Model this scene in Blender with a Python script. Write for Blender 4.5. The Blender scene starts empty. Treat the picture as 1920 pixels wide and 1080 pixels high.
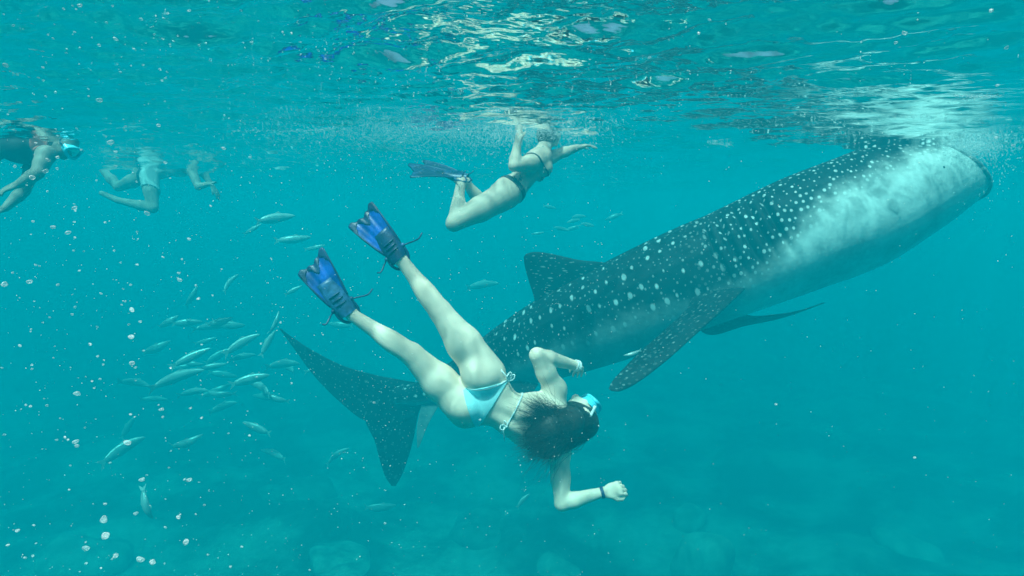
import bpy, bmesh, math, random
import numpy as np
from mathutils import Vector, Matrix
from mathutils.bvhtree import BVHTree

R = math.radians
random.seed(7)
rng = np.random.default_rng(11)
scene = bpy.context.scene
COL = scene.collection

# ------------------------------------------------------------------ camera
F = 1251.0                       # focal length in pixels of a 1920 px wide frame (75 degrees)
PITCH = R(6.4)
CAM = np.array([0.0, 0.0, -0.6])
cd = bpy.data.cameras.new('camera')
cd.sensor_width = 36.0
cd.lens = 36.0 * F / 1920.0
cd.clip_start = 0.02
cd.clip_end = 1000.0
cam = bpy.data.objects.new('camera', cd)
COL.objects.link(cam)
cam.location = CAM
cam.rotation_euler = (R(90) - PITCH, 0, 0)
scene.camera = cam

# ------------------------------------------------------------------ sky and sun
SUN_FROM = Vector((-0.22, -0.40, 0.89)).normalized()
world = bpy.data.worlds.new('World')
scene.world = world
world.use_nodes = True
wn = world.node_tree
for n in list(wn.nodes):
    wn.nodes.remove(n)
sky = wn.nodes.new('ShaderNodeTexSky')
sky.sky_type = 'NISHITA'
sky.sun_disc = False
sky.dust_density = 8.0
sky.air_density = 0.8
sky.ozone_density = 0.0
sky.sun_elevation = math.asin(SUN_FROM.z)
sky.sun_rotation = math.atan2(SUN_FROM.x, SUN_FROM.y)
bg = wn.nodes.new('ShaderNodeBackground')
bg.inputs['Strength'].default_value = 0.15
wo = wn.nodes.new('ShaderNodeOutputWorld')
wn.links.new(sky.outputs[0], bg.inputs[0])
wn.links.new(bg.outputs[0], wo.inputs[0])

sd = bpy.data.lights.new('sun', 'SUN')
sd.energy = 4.4
sd.angle = R(0.5)
sd.color = (1.0, 0.97, 0.92)
sun = bpy.data.objects.new('sun', sd)
COL.objects.link(sun)
sun.rotation_euler = SUN_FROM.to_track_quat('Z', 'Y').to_euler()
sun.location = (0, 0, 30)

scene.view_settings.view_transform = 'Standard'
scene.view_settings.look = 'None'
scene.view_settings.gamma = 1.0
scene.view_settings.exposure = 0.72
scene.view_settings.use_curve_mapping = False
cy = scene.cycles
cy.use_denoising = True
try:
    cy.denoiser = 'OPENIMAGEDENOISE'
except Exception:
    pass
cy.volume_bounces = 2
cy.max_bounces = 8
cy.transparent_max_bounces = 16
cy.sample_clamp_indirect = 4.0
cy.caustics_reflective = False
cy.caustics_refractive = False

WATER_DENSITY = 0.24
WATER_COLOR = (0.0, 0.193, 0.245)
WATER_CLEAR = (0.0, 0.49, 0.53)      # red light is lost soonest
FLOOR_Z = -9.2

# ------------------------------------------------------------------ helpers
CP, SP = math.cos(PITCH), math.sin(PITCH)

def q2w(q):
    """camera-parallel metres (right, depth, up) -> world metres"""
    q = np.asarray(q, float)
    x, d, u = q[..., 0], q[..., 1], q[..., 2]
    return np.stack([x + CAM[0], d * CP + u * SP + CAM[1], -d * SP + u * CP + CAM[2]], -1)

def Q(px, py, D):
    return np.array([(px - 960) / F * D, D, (540 - py) / F * D])

def Wp(px, py, D):
    return q2w(Q(px, py, D))

def nrm(v):
    v = np.asarray(v, float)
    return v / max(1e-12, np.linalg.norm(v))

def new_mesh(name, verts, faces, smooth=True):
    me = bpy.data.meshes.new(name)
    me.from_pydata([tuple(map(float, v)) for v in verts], [], [tuple(int(i) for i in f) for f in faces])
    if smooth:
        me.polygons.foreach_set('use_smooth', [True] * len(me.polygons))
    me.update()
    return me

def mesh_np(name, verts, faces, smooth=True):
    """fast path: faces is an (n,k) int array"""
    verts = np.ascontiguousarray(verts, np.float32)
    faces = np.ascontiguousarray(faces, np.int32)
    n, k = faces.shape
    me = bpy.data.meshes.new(name)
    me.vertices.add(len(verts))
    me.vertices.foreach_set('co', verts.ravel())
    me.loops.add(n * k)
    me.loops.foreach_set('vertex_index', faces.ravel())
    me.polygons.add(n)
    me.polygons.foreach_set('loop_start', np.arange(0, n * k, k, dtype=np.int32))
    me.polygons.foreach_set('use_smooth', np.full(n, smooth))
    me.update(calc_edges=True)
    me.validate()
    return me

def link(name, me, mat=None, parent=None):
    o = bpy.data.objects.new(name, me)
    COL.objects.link(o)
    if mat is not None and me is not None and not me.materials:
        me.materials.append(mat)
    if parent is not None:
        o.parent = parent
    return o

def tag(o, label=None, cat=None, group=None, kind=None):
    if label: o['label'] = label
    if cat: o['category'] = cat
    if group: o['group'] = group
    if kind: o['kind'] = kind
    return o

def empty(name, loc):
    o = bpy.data.objects.new(name, None)
    o.location = tuple(map(float, loc))
    o.empty_display_size = 0.1
    COL.objects.link(o)
    return o

class Builder:
    """collects shapes (world metres) that become one mesh"""
    def __init__(self):
        self.v, self.f = [], []
    def add(self, verts, faces):
        b = len(self.v)
        self.v += [tuple(map(float, p)) for p in verts]
        self.f += [tuple(int(i) + b for i in f) for f in faces]
    def tube(self, pts, rad, sides=8, caps=True, flat=1.0, flat_dir=None):
        pts = [np.asarray(p, float) for p in pts]
        n = len(pts)
        rad = [rad] * n if np.isscalar(rad) else list(rad)
        ref = None
        V = []
        for i in range(n):
            t = nrm(pts[min(i + 1, n - 1)] - pts[max(i - 1, 0)])
            if ref is None:
                ref = np.array(flat_dir, float) if flat_dir is not None else np.array([0.31, 0.45, 0.84])
            a = ref - t * np.dot(ref, t)
            if np.linalg.norm(a) < 1e-6:
                a = np.cross(t, [1, 0, 0.2])
            a = nrm(a); b = np.cross(t, a)
            if flat_dir is None: ref = a
            for k in range(sides):
                an = 2 * math.pi * k / sides
                V.append(pts[i] + (a * math.cos(an) * flat + b * math.sin(an)) * rad[i])
        Fc = []
        for i in range(n - 1):
            for k in range(sides):
                k2 = (k + 1) % sides
                Fc.append((i * sides + k, i * sides + k2, (i + 1) * sides + k2, (i + 1) * sides + k))
        if caps:
            Fc.append(tuple(range(sides))[::-1])
            Fc.append(tuple((n - 1) * sides + k for k in range(sides)))
        self.add(V, Fc)
    def build(self, name, mat, parent=None, smooth=True):
        v = np.array(self.v)
        if parent is not None:
            v = v - world_loc(parent)
        return link(name, new_mesh(name, v, self.f, smooth), mat, parent)

def world_loc(o):
    p = np.zeros(3)
    while o is not None:
        p += np.array(o.location)
        o = o.parent
    return p

def spline(pts, n):
    """Catmull-Rom through rows of pts, n samples"""
    P = np.asarray(pts, float)
    m = len(P)
    d = np.concatenate([[0], np.cumsum(np.linalg.norm(np.diff(P[:, :3], axis=0), axis=1))])
    t = np.linspace(0, d[-1], n)
    out = np.zeros((n, P.shape[1]))
    # finite difference tangents (Hermite), non uniform
    T = np.zeros_like(P)
    for i in range(m):
        a, b = max(i - 1, 0), min(i + 1, m - 1)
        T[i] = (P[b] - P[a]) / (d[b] - d[a])
    for j, x in enumerate(t):
        i = min(np.searchsorted(d, x, side='right') - 1, m - 2)
        h = d[i + 1] - d[i]
        s = (x - d[i]) / h
        out[j] = ((2*s**3 - 3*s*s + 1) * P[i] + (s**3 - 2*s*s + s) * h * T[i]
                  + (-2*s**3 + 3*s*s) * P[i+1] + (s**3 - s*s) * h * T[i+1])
    return out

# ------------------------------------------------------------------ materials
def mat_new(name):
    m = bpy.data.materials.new(name)
    m.use_nodes = True
    nt = m.node_tree
    for n in list(nt.nodes):
        nt.nodes.remove(n)
    out = nt.nodes.new('ShaderNodeOutputMaterial')
    return m, nt, out

def node(nt, kind, **kw):
    n = nt.nodes.new(kind)
    for k, v in kw.items():
        setattr(n, k, v)
    return n

def sock(nt, x, target):
    if isinstance(x, (int, float)):
        target.default_value = x
    elif isinstance(x, tuple):
        target.default_value = x
    else:
        nt.links.new(x, target)

def mth(nt, op, a, b=0.0, c=None, clamp=False):
    n = nt.nodes.new('ShaderNodeMath'); n.operation = op; n.use_clamp = clamp
    sock(nt, a, n.inputs[0]); sock(nt, b, n.inputs[1])
    if c is not None: sock(nt, c, n.inputs[2])
    return n.outputs[0]

def ramp(nt, fac, lo, hi, a=0.0, b=1.0):
    n = nt.nodes.new('ShaderNodeMapRange'); n.interpolation_type = 'SMOOTHSTEP'
    sock(nt, fac, n.inputs[0])
    n.inputs[1].default_value = lo; n.inputs[2].default_value = hi
    n.inputs[3].default_value = a; n.inputs[4].default_value = b
    return n.outputs[0]

def mixc(nt, fac, a, b):
    n = nt.nodes.new('ShaderNodeMix'); n.data_type = 'RGBA'
    sock(nt, fac, n.inputs[0])
    for x, s in ((a, n.inputs[6]), (b, n.inputs[7])):
        if isinstance(x, tuple): s.default_value = (*x, 1.0) if len(x) == 3 else x
        else: nt.links.new(x, s)
    return n.outputs[2]

def noise(nt, vec, scale, detail=3.0, rough=0.55, dim='3D'):
    n = nt.nodes.new('ShaderNodeTexNoise'); n.noise_dimensions = dim
    if vec is not None: nt.links.new(vec, n.inputs['Vector'])
    n.inputs['Scale'].default_value = scale
    n.inputs['Detail'].default_value = detail
    n.inputs['Roughness'].default_value = rough
    return n.outputs['Fac']

def objco(nt):
    return node(nt, 'ShaderNodeTexCoord').outputs['Object']

def simple(name, color, rough=0.5, vary=0.12, scale=12.0, bump=0.0, bscale=60.0, spec=0.5, sss=0.0, sheen=0.0):
    m, nt, out = mat_new(name)
    co = objco(nt)
    p = node(nt, 'ShaderNodeBsdfPrincipled')
    f = noise(nt, co, scale, 4.0)
    lo = tuple(max(0, c * (1 - vary)) for c in color)
    hi = tuple(min(1, c * (1 + vary)) for c in color)
    nt.links.new(mixc(nt, ramp(nt, f, 0.3, 0.7), lo, hi), p.inputs['Base Color'])
    p.inputs['Roughness'].default_value = rough
    p.inputs['Specular IOR Level'].default_value = spec
    if sss:
        p.inputs['Subsurface Weight'].default_value = sss
        p.inputs['Subsurface Radius'].default_value = (0.02, 0.008, 0.004)
        p.inputs['Subsurface Scale'].default_value = 0.6
    if bump:
        b = node(nt, 'ShaderNodeBump')
        b.inputs['Strength'].default_value = bump
        b.inputs['Distance'].default_value = 0.004
        nt.links.new(noise(nt, co, bscale, 4.0), b.inputs['Height'])
        nt.links.new(b.outputs[0], p.inputs['Normal'])
    nt.links.new(p.outputs[0], out.inputs[0])
    return m

def mat_skin(name, color):
    m, nt, out = mat_new(name)
    co = objco(nt)
    p = node(nt, 'ShaderNodeBsdfPrincipled')
    f = noise(nt, co, 9.0, 4.0)
    g = noise(nt, co, 46.0, 3.0)
    base = mixc(nt, ramp(nt, f, 0.3, 0.7), tuple(c * 0.9 for c in color), tuple(min(1, c * 1.06) for c in color))
    v = node(nt, 'ShaderNodeTexVoronoi'); v.inputs['Scale'].default_value = 9.0
    nt.links.new(co, v.inputs['Vector'])
    mole = ramp(nt, v.outputs['Distance'], 0.018, 0.03, 0.5, 0.0)      # a few moles
    base = mixc(nt, mole, base, (0.22, 0.13, 0.09))
    nt.links.new(base, p.inputs['Base Color'])
    p.inputs['Roughness'].default_value = 0.55
    p.inputs['Specular IOR Level'].default_value = 0.25
    p.inputs['Subsurface Weight'].default_value = 0.12
    p.inputs['Subsurface Radius'].default_value = (0.02, 0.008, 0.004)
    p.inputs['Subsurface Scale'].default_value = 0.5
    b = node(nt, 'ShaderNodeBump'); b.inputs['Strength'].default_value = 0.12; b.inputs['Distance'].default_value = 0.003
    nt.links.new(g, b.inputs['Height']); nt.links.new(b.outputs[0], p.inputs['Normal'])
    nt.links.new(p.outputs[0], out.inputs[0])
    return m

M = {}
M['skin'] = mat_skin('skin', (0.90, 0.71, 0.57))
M['skin_tan'] = mat_skin('skin_tan', (0.60, 0.46, 0.37))
M['skin_far'] = mat_skin('skin_hazed', (0.34, 0.29, 0.25))  # haze put into the colour: darkened so the far swimmers fade
M['hair'] = simple('dark_hair', (0.030, 0.022, 0.018), 0.5, 0.4, 60.0)
M['swimwear_blue'] = simple('pale_blue_swimwear', (0.42, 0.92, 0.98), 0.7, 0.05, 60.0, 0.2, 400.0)
M['cord_white'] = simple('white_cord', (0.72, 0.84, 0.84), 0.7, 0.06, 80.0)
M['swimwear_black'] = simple('black_swimwear', (0.018, 0.02, 0.025), 0.7, 0.2, 60.0)
M['fin_blue'] = simple('blue_fin_blade', (0.006, 0.075, 0.42), 0.35, 0.35, 14.0, 0.2, 40.0)
M['fin_black'] = simple('black_fin_rubber', (0.008, 0.034, 0.11), 0.4, 0.3, 30.0, 0.2, 80.0)
M['fin_grey'] = simple('grey_fin_rubber', (0.03, 0.10, 0.24), 0.4, 0.4, 30.0, 0.2, 80.0)
M['mask_cyan'] = simple('cyan_mask_plastic', (0.10, 0.72, 0.90), 0.3, 0.06, 20.0)
M['strap_dark'] = simple('dark_blue_strap', (0.01, 0.05, 0.14), 0.5, 0.2, 30.0)
M['cloth_dark'] = simple('dark_rash_guard', (0.012, 0.016, 0.025), 0.75, 0.25, 20.0, 0.3, 60.0)
M['cloth_red'] = simple('red_panel_cloth', (0.48, 0.10, 0.07), 0.7, 0.15, 20.0)
M['cloth_pale'] = simple('pale_shirt_cloth', (0.46, 0.58, 0.58), 0.75, 0.08, 12.0, 0.3, 40.0)
M['eye_white'] = simple('eye_white', (0.8, 0.8, 0.78), 0.2, 0.03)
M['eye_dark'] = simple('eye_dark', (0.01, 0.01, 0.012), 0.15, 0.1)
M['lips'] = simple('lips', (0.5, 0.24, 0.22), 0.45, 0.1)

def mat_lens():
    m, nt, out = mat_new('mask_lens')
    g = node(nt, 'ShaderNodeBsdfGlossy'); g.inputs['Roughness'].default_value = 0.03
    t = node(nt, 'ShaderNodeBsdfTransparent'); t.inputs[0].default_value = (0.8, 0.93, 0.95, 1)
    fr = node(nt, 'ShaderNodeFresnel'); fr.inputs[0].default_value = 1.3
    mx = node(nt, 'ShaderNodeMixShader')
    nt.links.new(fr.outputs[0], mx.inputs[0]); nt.links.new(t.outputs[0], mx.inputs[1]); nt.links.new(g.outputs[0], mx.inputs[2])
    nt.links.new(mx.outputs[0], out.inputs[0])
    return m
M['lens'] = mat_lens()

def mat_bubble(name, white, t_alpha):
    """air bubble: white rim colour stands in for reflected light, clearer centre"""
    m, nt, out = mat_new(name)
    lw = node(nt, 'ShaderNodeLayerWeight'); lw.inputs[0].default_value = 0.35
    d = node(nt, 'ShaderNodeBsdfPrincipled')
    d.inputs['Base Color'].default_value = (*white, 1)
    d.inputs['Roughness'].default_value = 0.12
    d.inputs['Specular IOR Level'].default_value = 1.0
    t = node(nt, 'ShaderNodeBsdfTransparent')
    mx = node(nt, 'ShaderNodeMixShader')
    fac = mth(nt, 'MULTIPLY_ADD', mth(nt, 'POWER', lw.outputs['Facing'], 1.6), 1.0 - t_alpha, t_alpha, True)
    nt.links.new(fac, mx.inputs[0]); nt.links.new(t.outputs[0], mx.inputs[1]); nt.links.new(d.outputs[0], mx.inputs[2])
    nt.links.new(mx.outputs[0], out.inputs[0])
    return m
M['bubble'] = mat_bubble('air_bubble', (0.95, 0.97, 0.97), 0.16)
M['foam'] = mat_bubble('foam_bubbles', (0.92, 0.96, 0.96), 0.25)
M['particle'] = simple('plankton', (0.85, 0.88, 0.82), 0.6, 0.1, 300.0)

# ------------------------------------------------------------------ water surface
wr = np.random.default_rng(5)
WAVES = []
for lam, amp, cnt, spread in ((5.5, 0.028, 3, 0.5), (2.6, 0.009, 5, 0.7), (1.25, 0.0054, 8, 0.8), (0.62, 0.0048, 10, 0.9),
                              (0.31, 0.0038, 12, 1.0), (0.16, 0.0016, 12, 1.2)):
    for _ in range(cnt):
        l = lam * wr.uniform(0.75, 1.35)
        a = amp * wr.uniform(0.6, 1.3) * (l / lam)
        th = R(78) + wr.uniform(-spread, spread)
        WAVES.append((2 * math.pi / l * math.cos(th), 2 * math.pi / l * math.sin(th), a, wr.uniform(0, 6.283), l))

def wave_z(x, y, cell=None):
    x = np.asarray(x, float); y = np.asarray(y, float)
    xs = x + 0.25 * np.sin(0.9 * y + 0.5 * x); ys = y + 0.25 * np.sin(0.8 * x - 0.3 * y)
    # calmer patch of water to the right
    calm = 1.0 - 0.55 / (1 + np.exp(-(x - 1.9 - 0.25 * (y - 3)) * 3.0)) * (1 / (1 + np.exp((y - 5.0) * 1.5)))
    z = np.zeros_like(x)
    for kx, ky, a, ph, l in WAVES:
        c = np.sin(kx * xs + ky * ys + ph)
        w = a * (1 - np.abs(c)) * 1.25 - a * 0.45 if l < 1.7 else a * c
        if cell is not None:
            w = w * np.clip((l / cell - 2.0) / 2.0, 0, 1)
        if l < 1.7:
            w = w * calm
        z = z + w
    return z

def make_surface():
    front = np.linspace(R(-58), R(58), 900)
    back = np.linspace(R(58), R(302), 200)[1:-1]
    ang = np.concatenate([front, back])
    rad = np.concatenate([[0.02], 0.35 * np.exp(np.linspace(0, math.log(145 / 0.35), 470))])
    A, Rr = np.meshgrid(ang, rad)
    X = Rr * np.sin(A); Y = Rr * np.cos(A)
    cellr = np.gradient(rad)[:, None] * np.ones_like(A)
    Z = wave_z(X, Y, cellr)
    n, m = len(rad), len(ang)
    V = np.stack([X, Y, Z], -1).reshape(-1, 3)
    i, j = np.meshgrid(np.arange(n - 1), np.arange(m), indexing='ij')
    j2 = (j + 1) % m
    Fq = np.stack([i * m + j, i * m + j2, (i + 1) * m + j2, (i + 1) * m + j], -1).reshape(-1, 4)
    me = mesh_np('water_surface', V, Fq)
    return me

def mat_water():
    m, nt, out = mat_new('water_surface')
    geo = node(nt, 'ShaderNodeNewGeometry')
    pos = geo.outputs['Position']
    # fine ripples on top of the modelled waves
    bump = node(nt, 'ShaderNodeBump')
    bump.inputs['Strength'].default_value = 0.55
    bump.inputs['Distance'].default_value = 0.018
    mp = node(nt, 'ShaderNodeMapping'); mp.inputs['Scale'].default_value = (0.55, 1.3, 1.0)
    nt.links.new(pos, mp.inputs[0])
    h = noise(nt, mp.outputs[0], 9.0, 3.0, 0.5)
    # gusts: patches of sharper ripples between calmer water
    gust = ramp(nt, noise(nt, pos, 0.9, 2.0), 0.42, 0.68, 0.45, 2.2)
    nt.links.new(mth(nt, 'MULTIPLY', h, gust), bump.inputs['Height'])
    fr = node(nt, 'ShaderNodeFresnel'); fr.inputs[0].default_value = 1.33
    nt.links.new(bump.outputs[0], fr.inputs['Normal'])
    # caustic net painted into the surface's transparency, standing in for sunlight focused by ripples
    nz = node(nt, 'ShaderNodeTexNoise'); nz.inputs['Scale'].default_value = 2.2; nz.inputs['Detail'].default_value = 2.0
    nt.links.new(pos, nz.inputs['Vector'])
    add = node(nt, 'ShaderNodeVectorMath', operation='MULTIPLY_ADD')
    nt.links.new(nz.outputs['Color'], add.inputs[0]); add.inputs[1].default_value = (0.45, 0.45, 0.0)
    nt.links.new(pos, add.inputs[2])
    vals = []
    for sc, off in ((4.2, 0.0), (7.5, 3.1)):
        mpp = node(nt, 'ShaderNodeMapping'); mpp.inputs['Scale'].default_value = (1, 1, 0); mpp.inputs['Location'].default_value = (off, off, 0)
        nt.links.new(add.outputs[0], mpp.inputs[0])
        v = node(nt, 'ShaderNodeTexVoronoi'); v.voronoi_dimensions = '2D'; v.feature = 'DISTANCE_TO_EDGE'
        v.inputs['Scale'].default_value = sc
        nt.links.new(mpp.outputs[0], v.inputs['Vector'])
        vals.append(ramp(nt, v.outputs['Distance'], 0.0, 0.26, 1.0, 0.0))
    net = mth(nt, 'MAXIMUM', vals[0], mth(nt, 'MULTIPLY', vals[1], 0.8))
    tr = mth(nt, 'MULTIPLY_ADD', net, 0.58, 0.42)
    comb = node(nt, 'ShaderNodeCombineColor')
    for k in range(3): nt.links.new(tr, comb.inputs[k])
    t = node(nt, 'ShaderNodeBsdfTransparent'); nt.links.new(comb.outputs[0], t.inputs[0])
    g = node(nt, 'ShaderNodeBsdfGlossy'); g.inputs['Roughness'].default_value = 0.02
    g.inputs['Color'].default_value = (0.96, 0.98, 0.98, 1)
    nt.links.new(bump.outputs[0], g.inputs['Normal'])
    mx = node(nt, 'ShaderNodeMixShader')
    nt.links.new(fr.outputs[0], mx.inputs[0]); nt.links.new(t.outputs[0], mx.inputs[1]); nt.links.new(g.outputs[0], mx.inputs[2])
    nt.links.new(mx.outputs[0], out.inputs[0])
    return m

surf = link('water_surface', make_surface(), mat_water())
tag(surf, 'rippled underside of the sea surface across the top', 'water', kind='structure')

# ------------------------------------------------------------------ seabed
def floor_z(x, y):
    z = FLOOR_Z + 0.25 * np.sin(0.21 * x + 0.4) * np.cos(0.17 * y) + 0.14 * np.sin(0.5 * x + 0.63 * y) + 0.06 * np.sin(1.3 * x - 1.1 * y + 2)
    return z

def make_seabed():
    xs = np.concatenate([np.linspace(-140, -32, 40)[:-1], np.linspace(-32, 32, 220), np.linspace(32, 140, 40)[1:]])
    ys = np.concatenate([np.linspace(-140, -12, 40)[:-1], np.linspace(-12, 48, 220), np.linspace(48, 140, 40)[1:]])
    X, Y = np.meshgrid(xs, ys)
    Z = floor_z(X, Y)
    r2 = np.random.default_rng(3)
    for _ in range(160):
        cx, cy_, s, h = r2.uniform(-25, 25), r2.uniform(4, 40), r2.uniform(0.4, 1.8), r2.uniform(0.05, 0.4)
        Z += h * np.exp(-((X - cx) ** 2 + (Y - cy_) ** 2) / (s * s))
    n, m = X.shape
    V = np.stack([X, Y, Z], -1).reshape(-1, 3)
    i, j = np.meshgrid(np.arange(n - 1), np.arange(m - 1), indexing='ij')
    Fq = np.stack([i * m + j, i * m + j + 1, (i + 1) * m + j + 1, (i + 1) * m + j], -1).reshape(-1, 4)
    return mesh_np('seabed', V, Fq)

def mat_seabed():
    m, nt, out = mat_new('sand_and_rubble')
    co = objco(nt)
    p = node(nt, 'ShaderNodeBsdfPrincipled')
    a = ramp(nt, noise(nt, co, 0.32, 5.0, 0.6), 0.42, 0.62)
    b = ramp(nt, noise(nt, co, 2.4, 5.0, 0.65), 0.35, 0.7)
    c = mixc(nt, a, (0.14, 0.15, 0.11), (0.74, 0.70, 0.56))
    c = mixc(nt, mth(nt, 'MULTIPLY', b, 0.35), c, (0.20, 0.19, 0.14))
    sep = node(nt, 'ShaderNodeSeparateXYZ'); nt.links.new(co, sep.inputs[0])
    unseen_dark = ramp(nt, mth(nt, 'ADD', sep.outputs['Y'], mth(nt, 'MULTIPLY_ADD', noise(nt, co, 0.25, 4.0), 8.0, -4.0)), 4.0, 8.0, 0.9, 0.0)
    c = mixc(nt, unseen_dark, c, (0.03, 0.04, 0.03))          # dark ground added out of view, to darken streaks in the surface reflections
    nt.links.new(c, p.inputs['Base Color'])
    p.inputs['Roughness'].default_value = 0.9
    bm_ = node(nt, 'ShaderNodeBump'); bm_.inputs['Distance'].default_value = 0.1
    nt.links.new(noise(nt, co, 3.0, 6.0, 0.6), bm_.inputs['Height']); nt.links.new(bm_.outputs[0], p.inputs['Normal'])
    nt.links.new(p.outputs[0], out.inputs[0])
    return m
seabed = link('seabed', make_seabed(), mat_seabed())
tag(seabed, 'dim sandy seabed with darker rubble far below', 'seabed', kind='structure')

# ------------------------------------------------------------------ the water itself
def make_haze():
    bm = bmesh.new()
    bmesh.ops.create_cube(bm, size=1.0)
    z0, z1 = FLOOR_Z - 2.2, 0.5
    for v in bm.verts:
        v.co = (v.co.x * 300, v.co.y * 300, z0 if v.co.z < 0 else z1)
    me = bpy.data.meshes.new('haze'); bm.to_mesh(me); bm.free()
    m, nt, out = mat_new('sea_water')
    pv = node(nt, 'ShaderNodeVolumePrincipled')
    pv.inputs['Color'].default_value = (*WATER_COLOR, 1)
    pv.inputs['Density'].default_value = WATER_DENSITY
    pv.inputs['Absorption Color'].default_value = (*WATER_CLEAR, 1)
    pv.inputs['Anisotropy'].default_value = 0.0
    nt.links.new(pv.outputs[0], out.inputs['Volume'])
    o = link('haze', me, m)
    tag(o, 'hazy turquoise sea water filling the whole view', 'water', kind='stuff')
make_haze()

# ------------------------------------------------------------------ organic bodies: signed distance field + surface nets
class Body:
    def __init__(self, lo, hi, h):
        self.lo = np.asarray(lo, np.float32); self.h = h
        self.n = np.ceil((np.asarray(hi) - np.asarray(lo)) / h).astype(int) + 1
        self.s = np.full(self.n, 9.0, np.float32)
        self.rs = 1.0
    def _block(self, lo, hi):
        a = np.maximum(0, np.floor((lo - self.lo) / self.h).astype(int))
        b = np.minimum(self.n, np.ceil((hi - self.lo) / self.h).astype(int) + 1)
        if np.any(b <= a): return None
        g = [self.lo[i] + self.h * np.arange(a[i], b[i], dtype=np.float32) for i in range(3)]
        X, Y, Z = np.meshgrid(*g, indexing='ij')
        return tuple(slice(a[i], b[i]) for i in range(3)), X, Y, Z
    def _merge(self, sl, d, k, op='add'):
        o = self.s[sl]
        if op == 'add':
            if k <= 0: self.s[sl] = np.minimum(o, d)
            else:
                h = np.clip(0.5 + 0.5 * (o - d) / k, 0, 1)
                self.s[sl] = o + (d - o) * h - k * h * (1 - h)
        else:
            d = -d
            h = np.clip(0.5 - 0.5 * (o - d) / k, 0, 1)
            self.s[sl] = o + (d - o) * h + k * h * (1 - h)
    def cone(self, a, b, ra, rb, k=0.02):
        a = np.asarray(a, float); b = np.asarray(b, float)
        ra, rb = ra * self.rs, rb * self.rs
        mg = max(ra, rb) + k + 4 * self.h
        bl = self._block(np.minimum(a, b) - mg, np.maximum(a, b) + mg)
        if bl is None: return
        sl, X, Y, Z = bl
        ab = b - a; L2 = max(1e-9, float(ab @ ab))
        t = np.clip(((X - a[0]) * ab[0] + (Y - a[1]) * ab[1] + (Z - a[2]) * ab[2]) / L2, 0, 1)
        d = np.sqrt((X - a[0] - t * ab[0]) ** 2 + (Y - a[1] - t * ab[1]) ** 2 + (Z - a[2] - t * ab[2]) ** 2) - (ra + (rb - ra) * t)
        self._merge(sl, d.astype(np.float32), k)
    def chain(self, pts, rad, k=0.02):
        for i in range(len(pts) - 1):
            self.cone(pts[i], pts[i + 1], rad[i], rad[i + 1], k)
    def ell(self, c, ax, r, k=0.02, op='add'):
        """ellipsoid, ax: three unit vectors, r: three radii"""
        c = np.asarray(c, float)
        r = tuple(x * self.rs for x in r)
        mg = max(r) + k + 4 * self.h
        bl = self._block(c - mg, c + mg)
        if bl is None: return
        sl, X, Y, Z = bl
        P = np.stack([X - c[0], Y - c[1], Z - c[2]], -1)
        A = np.asarray(ax, np.float32)
        U = P @ A.T
        rr = np.asarray(r, np.float32)
        k0 = np.sqrt(((U / rr) ** 2).sum(-1)); k1 = np.sqrt(((U / rr ** 2) ** 2).sum(-1)) + 1e-6
        self._merge(sl, (k0 * (k0 - 1) / k1).astype(np.float32), k, op)
    def mesh(self, smooth=2):
        s = self.s; ins = s < 0
        c = None; anyv = None
        for dx in (0, 1):
            for dy in (0, 1):
                for dz in (0, 1):
                    v = ins[dx:ins.shape[0]-1+dx, dy:ins.shape[1]-1+dy, dz:ins.shape[2]-1+dz]
                    c = v.copy() if c is None else (c & v)
                    anyv = v.copy() if anyv is None else (anyv | v)
        act = anyv & ~c
        I = np.argwhere(act)
        corner = [(0,0,0),(1,0,0),(0,1,0),(1,1,0),(0,0,1),(1,0,1),(0,1,1),(1,1,1)]
        val = np.stack([s[I[:,0]+a, I[:,1]+b, I[:,2]+d] for a, b, d in corner], 1)
        acc = np.zeros((len(I), 3)); cnt = np.zeros(len(I))
        for a in range(8):
            for b in range(a + 1, 8):
                ca, cb = np.array(corner[a]), np.array(corner[b])
                if np.abs(ca - cb).sum() != 1: continue
                va, vb = val[:, a], val[:, b]
                mk = (va < 0) != (vb < 0)
                t = np.where(mk, va / np.where(mk, va - vb, 1), 0)
                acc += np.where(mk[:, None], ca + t[:, None] * (cb - ca), 0); cnt += mk
        V = self.lo + self.h * (I + acc / cnt[:, None])
        idx = np.full(act.shape, -1, np.int32)
        idx[act] = np.arange(len(I))
        quads = []
        for ax in range(3):
            sl0 = [slice(None)] * 3; sl1 = [slice(None)] * 3
            sl0[ax] = slice(0, -1); sl1[ax] = slice(1, None)
            ch = ins[tuple(sl0)] != ins[tuple(sl1)]
            E = np.argwhere(ch)
            o1, o2 = (ax + 1) % 3, (ax + 2) % 3
            ok = (E[:, o1] > 0) & (E[:, o2] > 0) & (E[:, o1] < act.shape[o1]) & (E[:, o2] < act.shape[o2])
            E = E[ok]
            def at(d1, d2):
                G = E.copy(); G[:, o1] += d1; G[:, o2] += d2
                return idx[G[:, 0], G[:, 1], G[:, 2]]
            q = np.stack([at(-1, -1), at(0, -1), at(0, 0), at(-1, 0)], 1)
            fl = ~ins[E[:, 0], E[:, 1], E[:, 2]]
            q[fl] = q[fl][:, ::-1]
            quads.append(q)
        Fq = np.concatenate(quads)
        Fq = Fq[(Fq >= 0).all(1)]
        for _ in range(smooth):
            acc = np.zeros_like(V); cnt = np.zeros(len(V))
            for a in range(4):
                b = (a + 1) % 4
                np.add.at(acc, Fq[:, a], V[Fq[:, b]]); np.add.at(cnt, Fq[:, a], 1)
            V = 0.5 * V + 0.5 * acc / np.maximum(cnt, 1)[:, None]
        return V, Fq

def bvh_of(V, Fq):
    return BVHTree.FromPolygons([tuple(v) for v in V], [tuple(f) for f in Fq])

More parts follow.
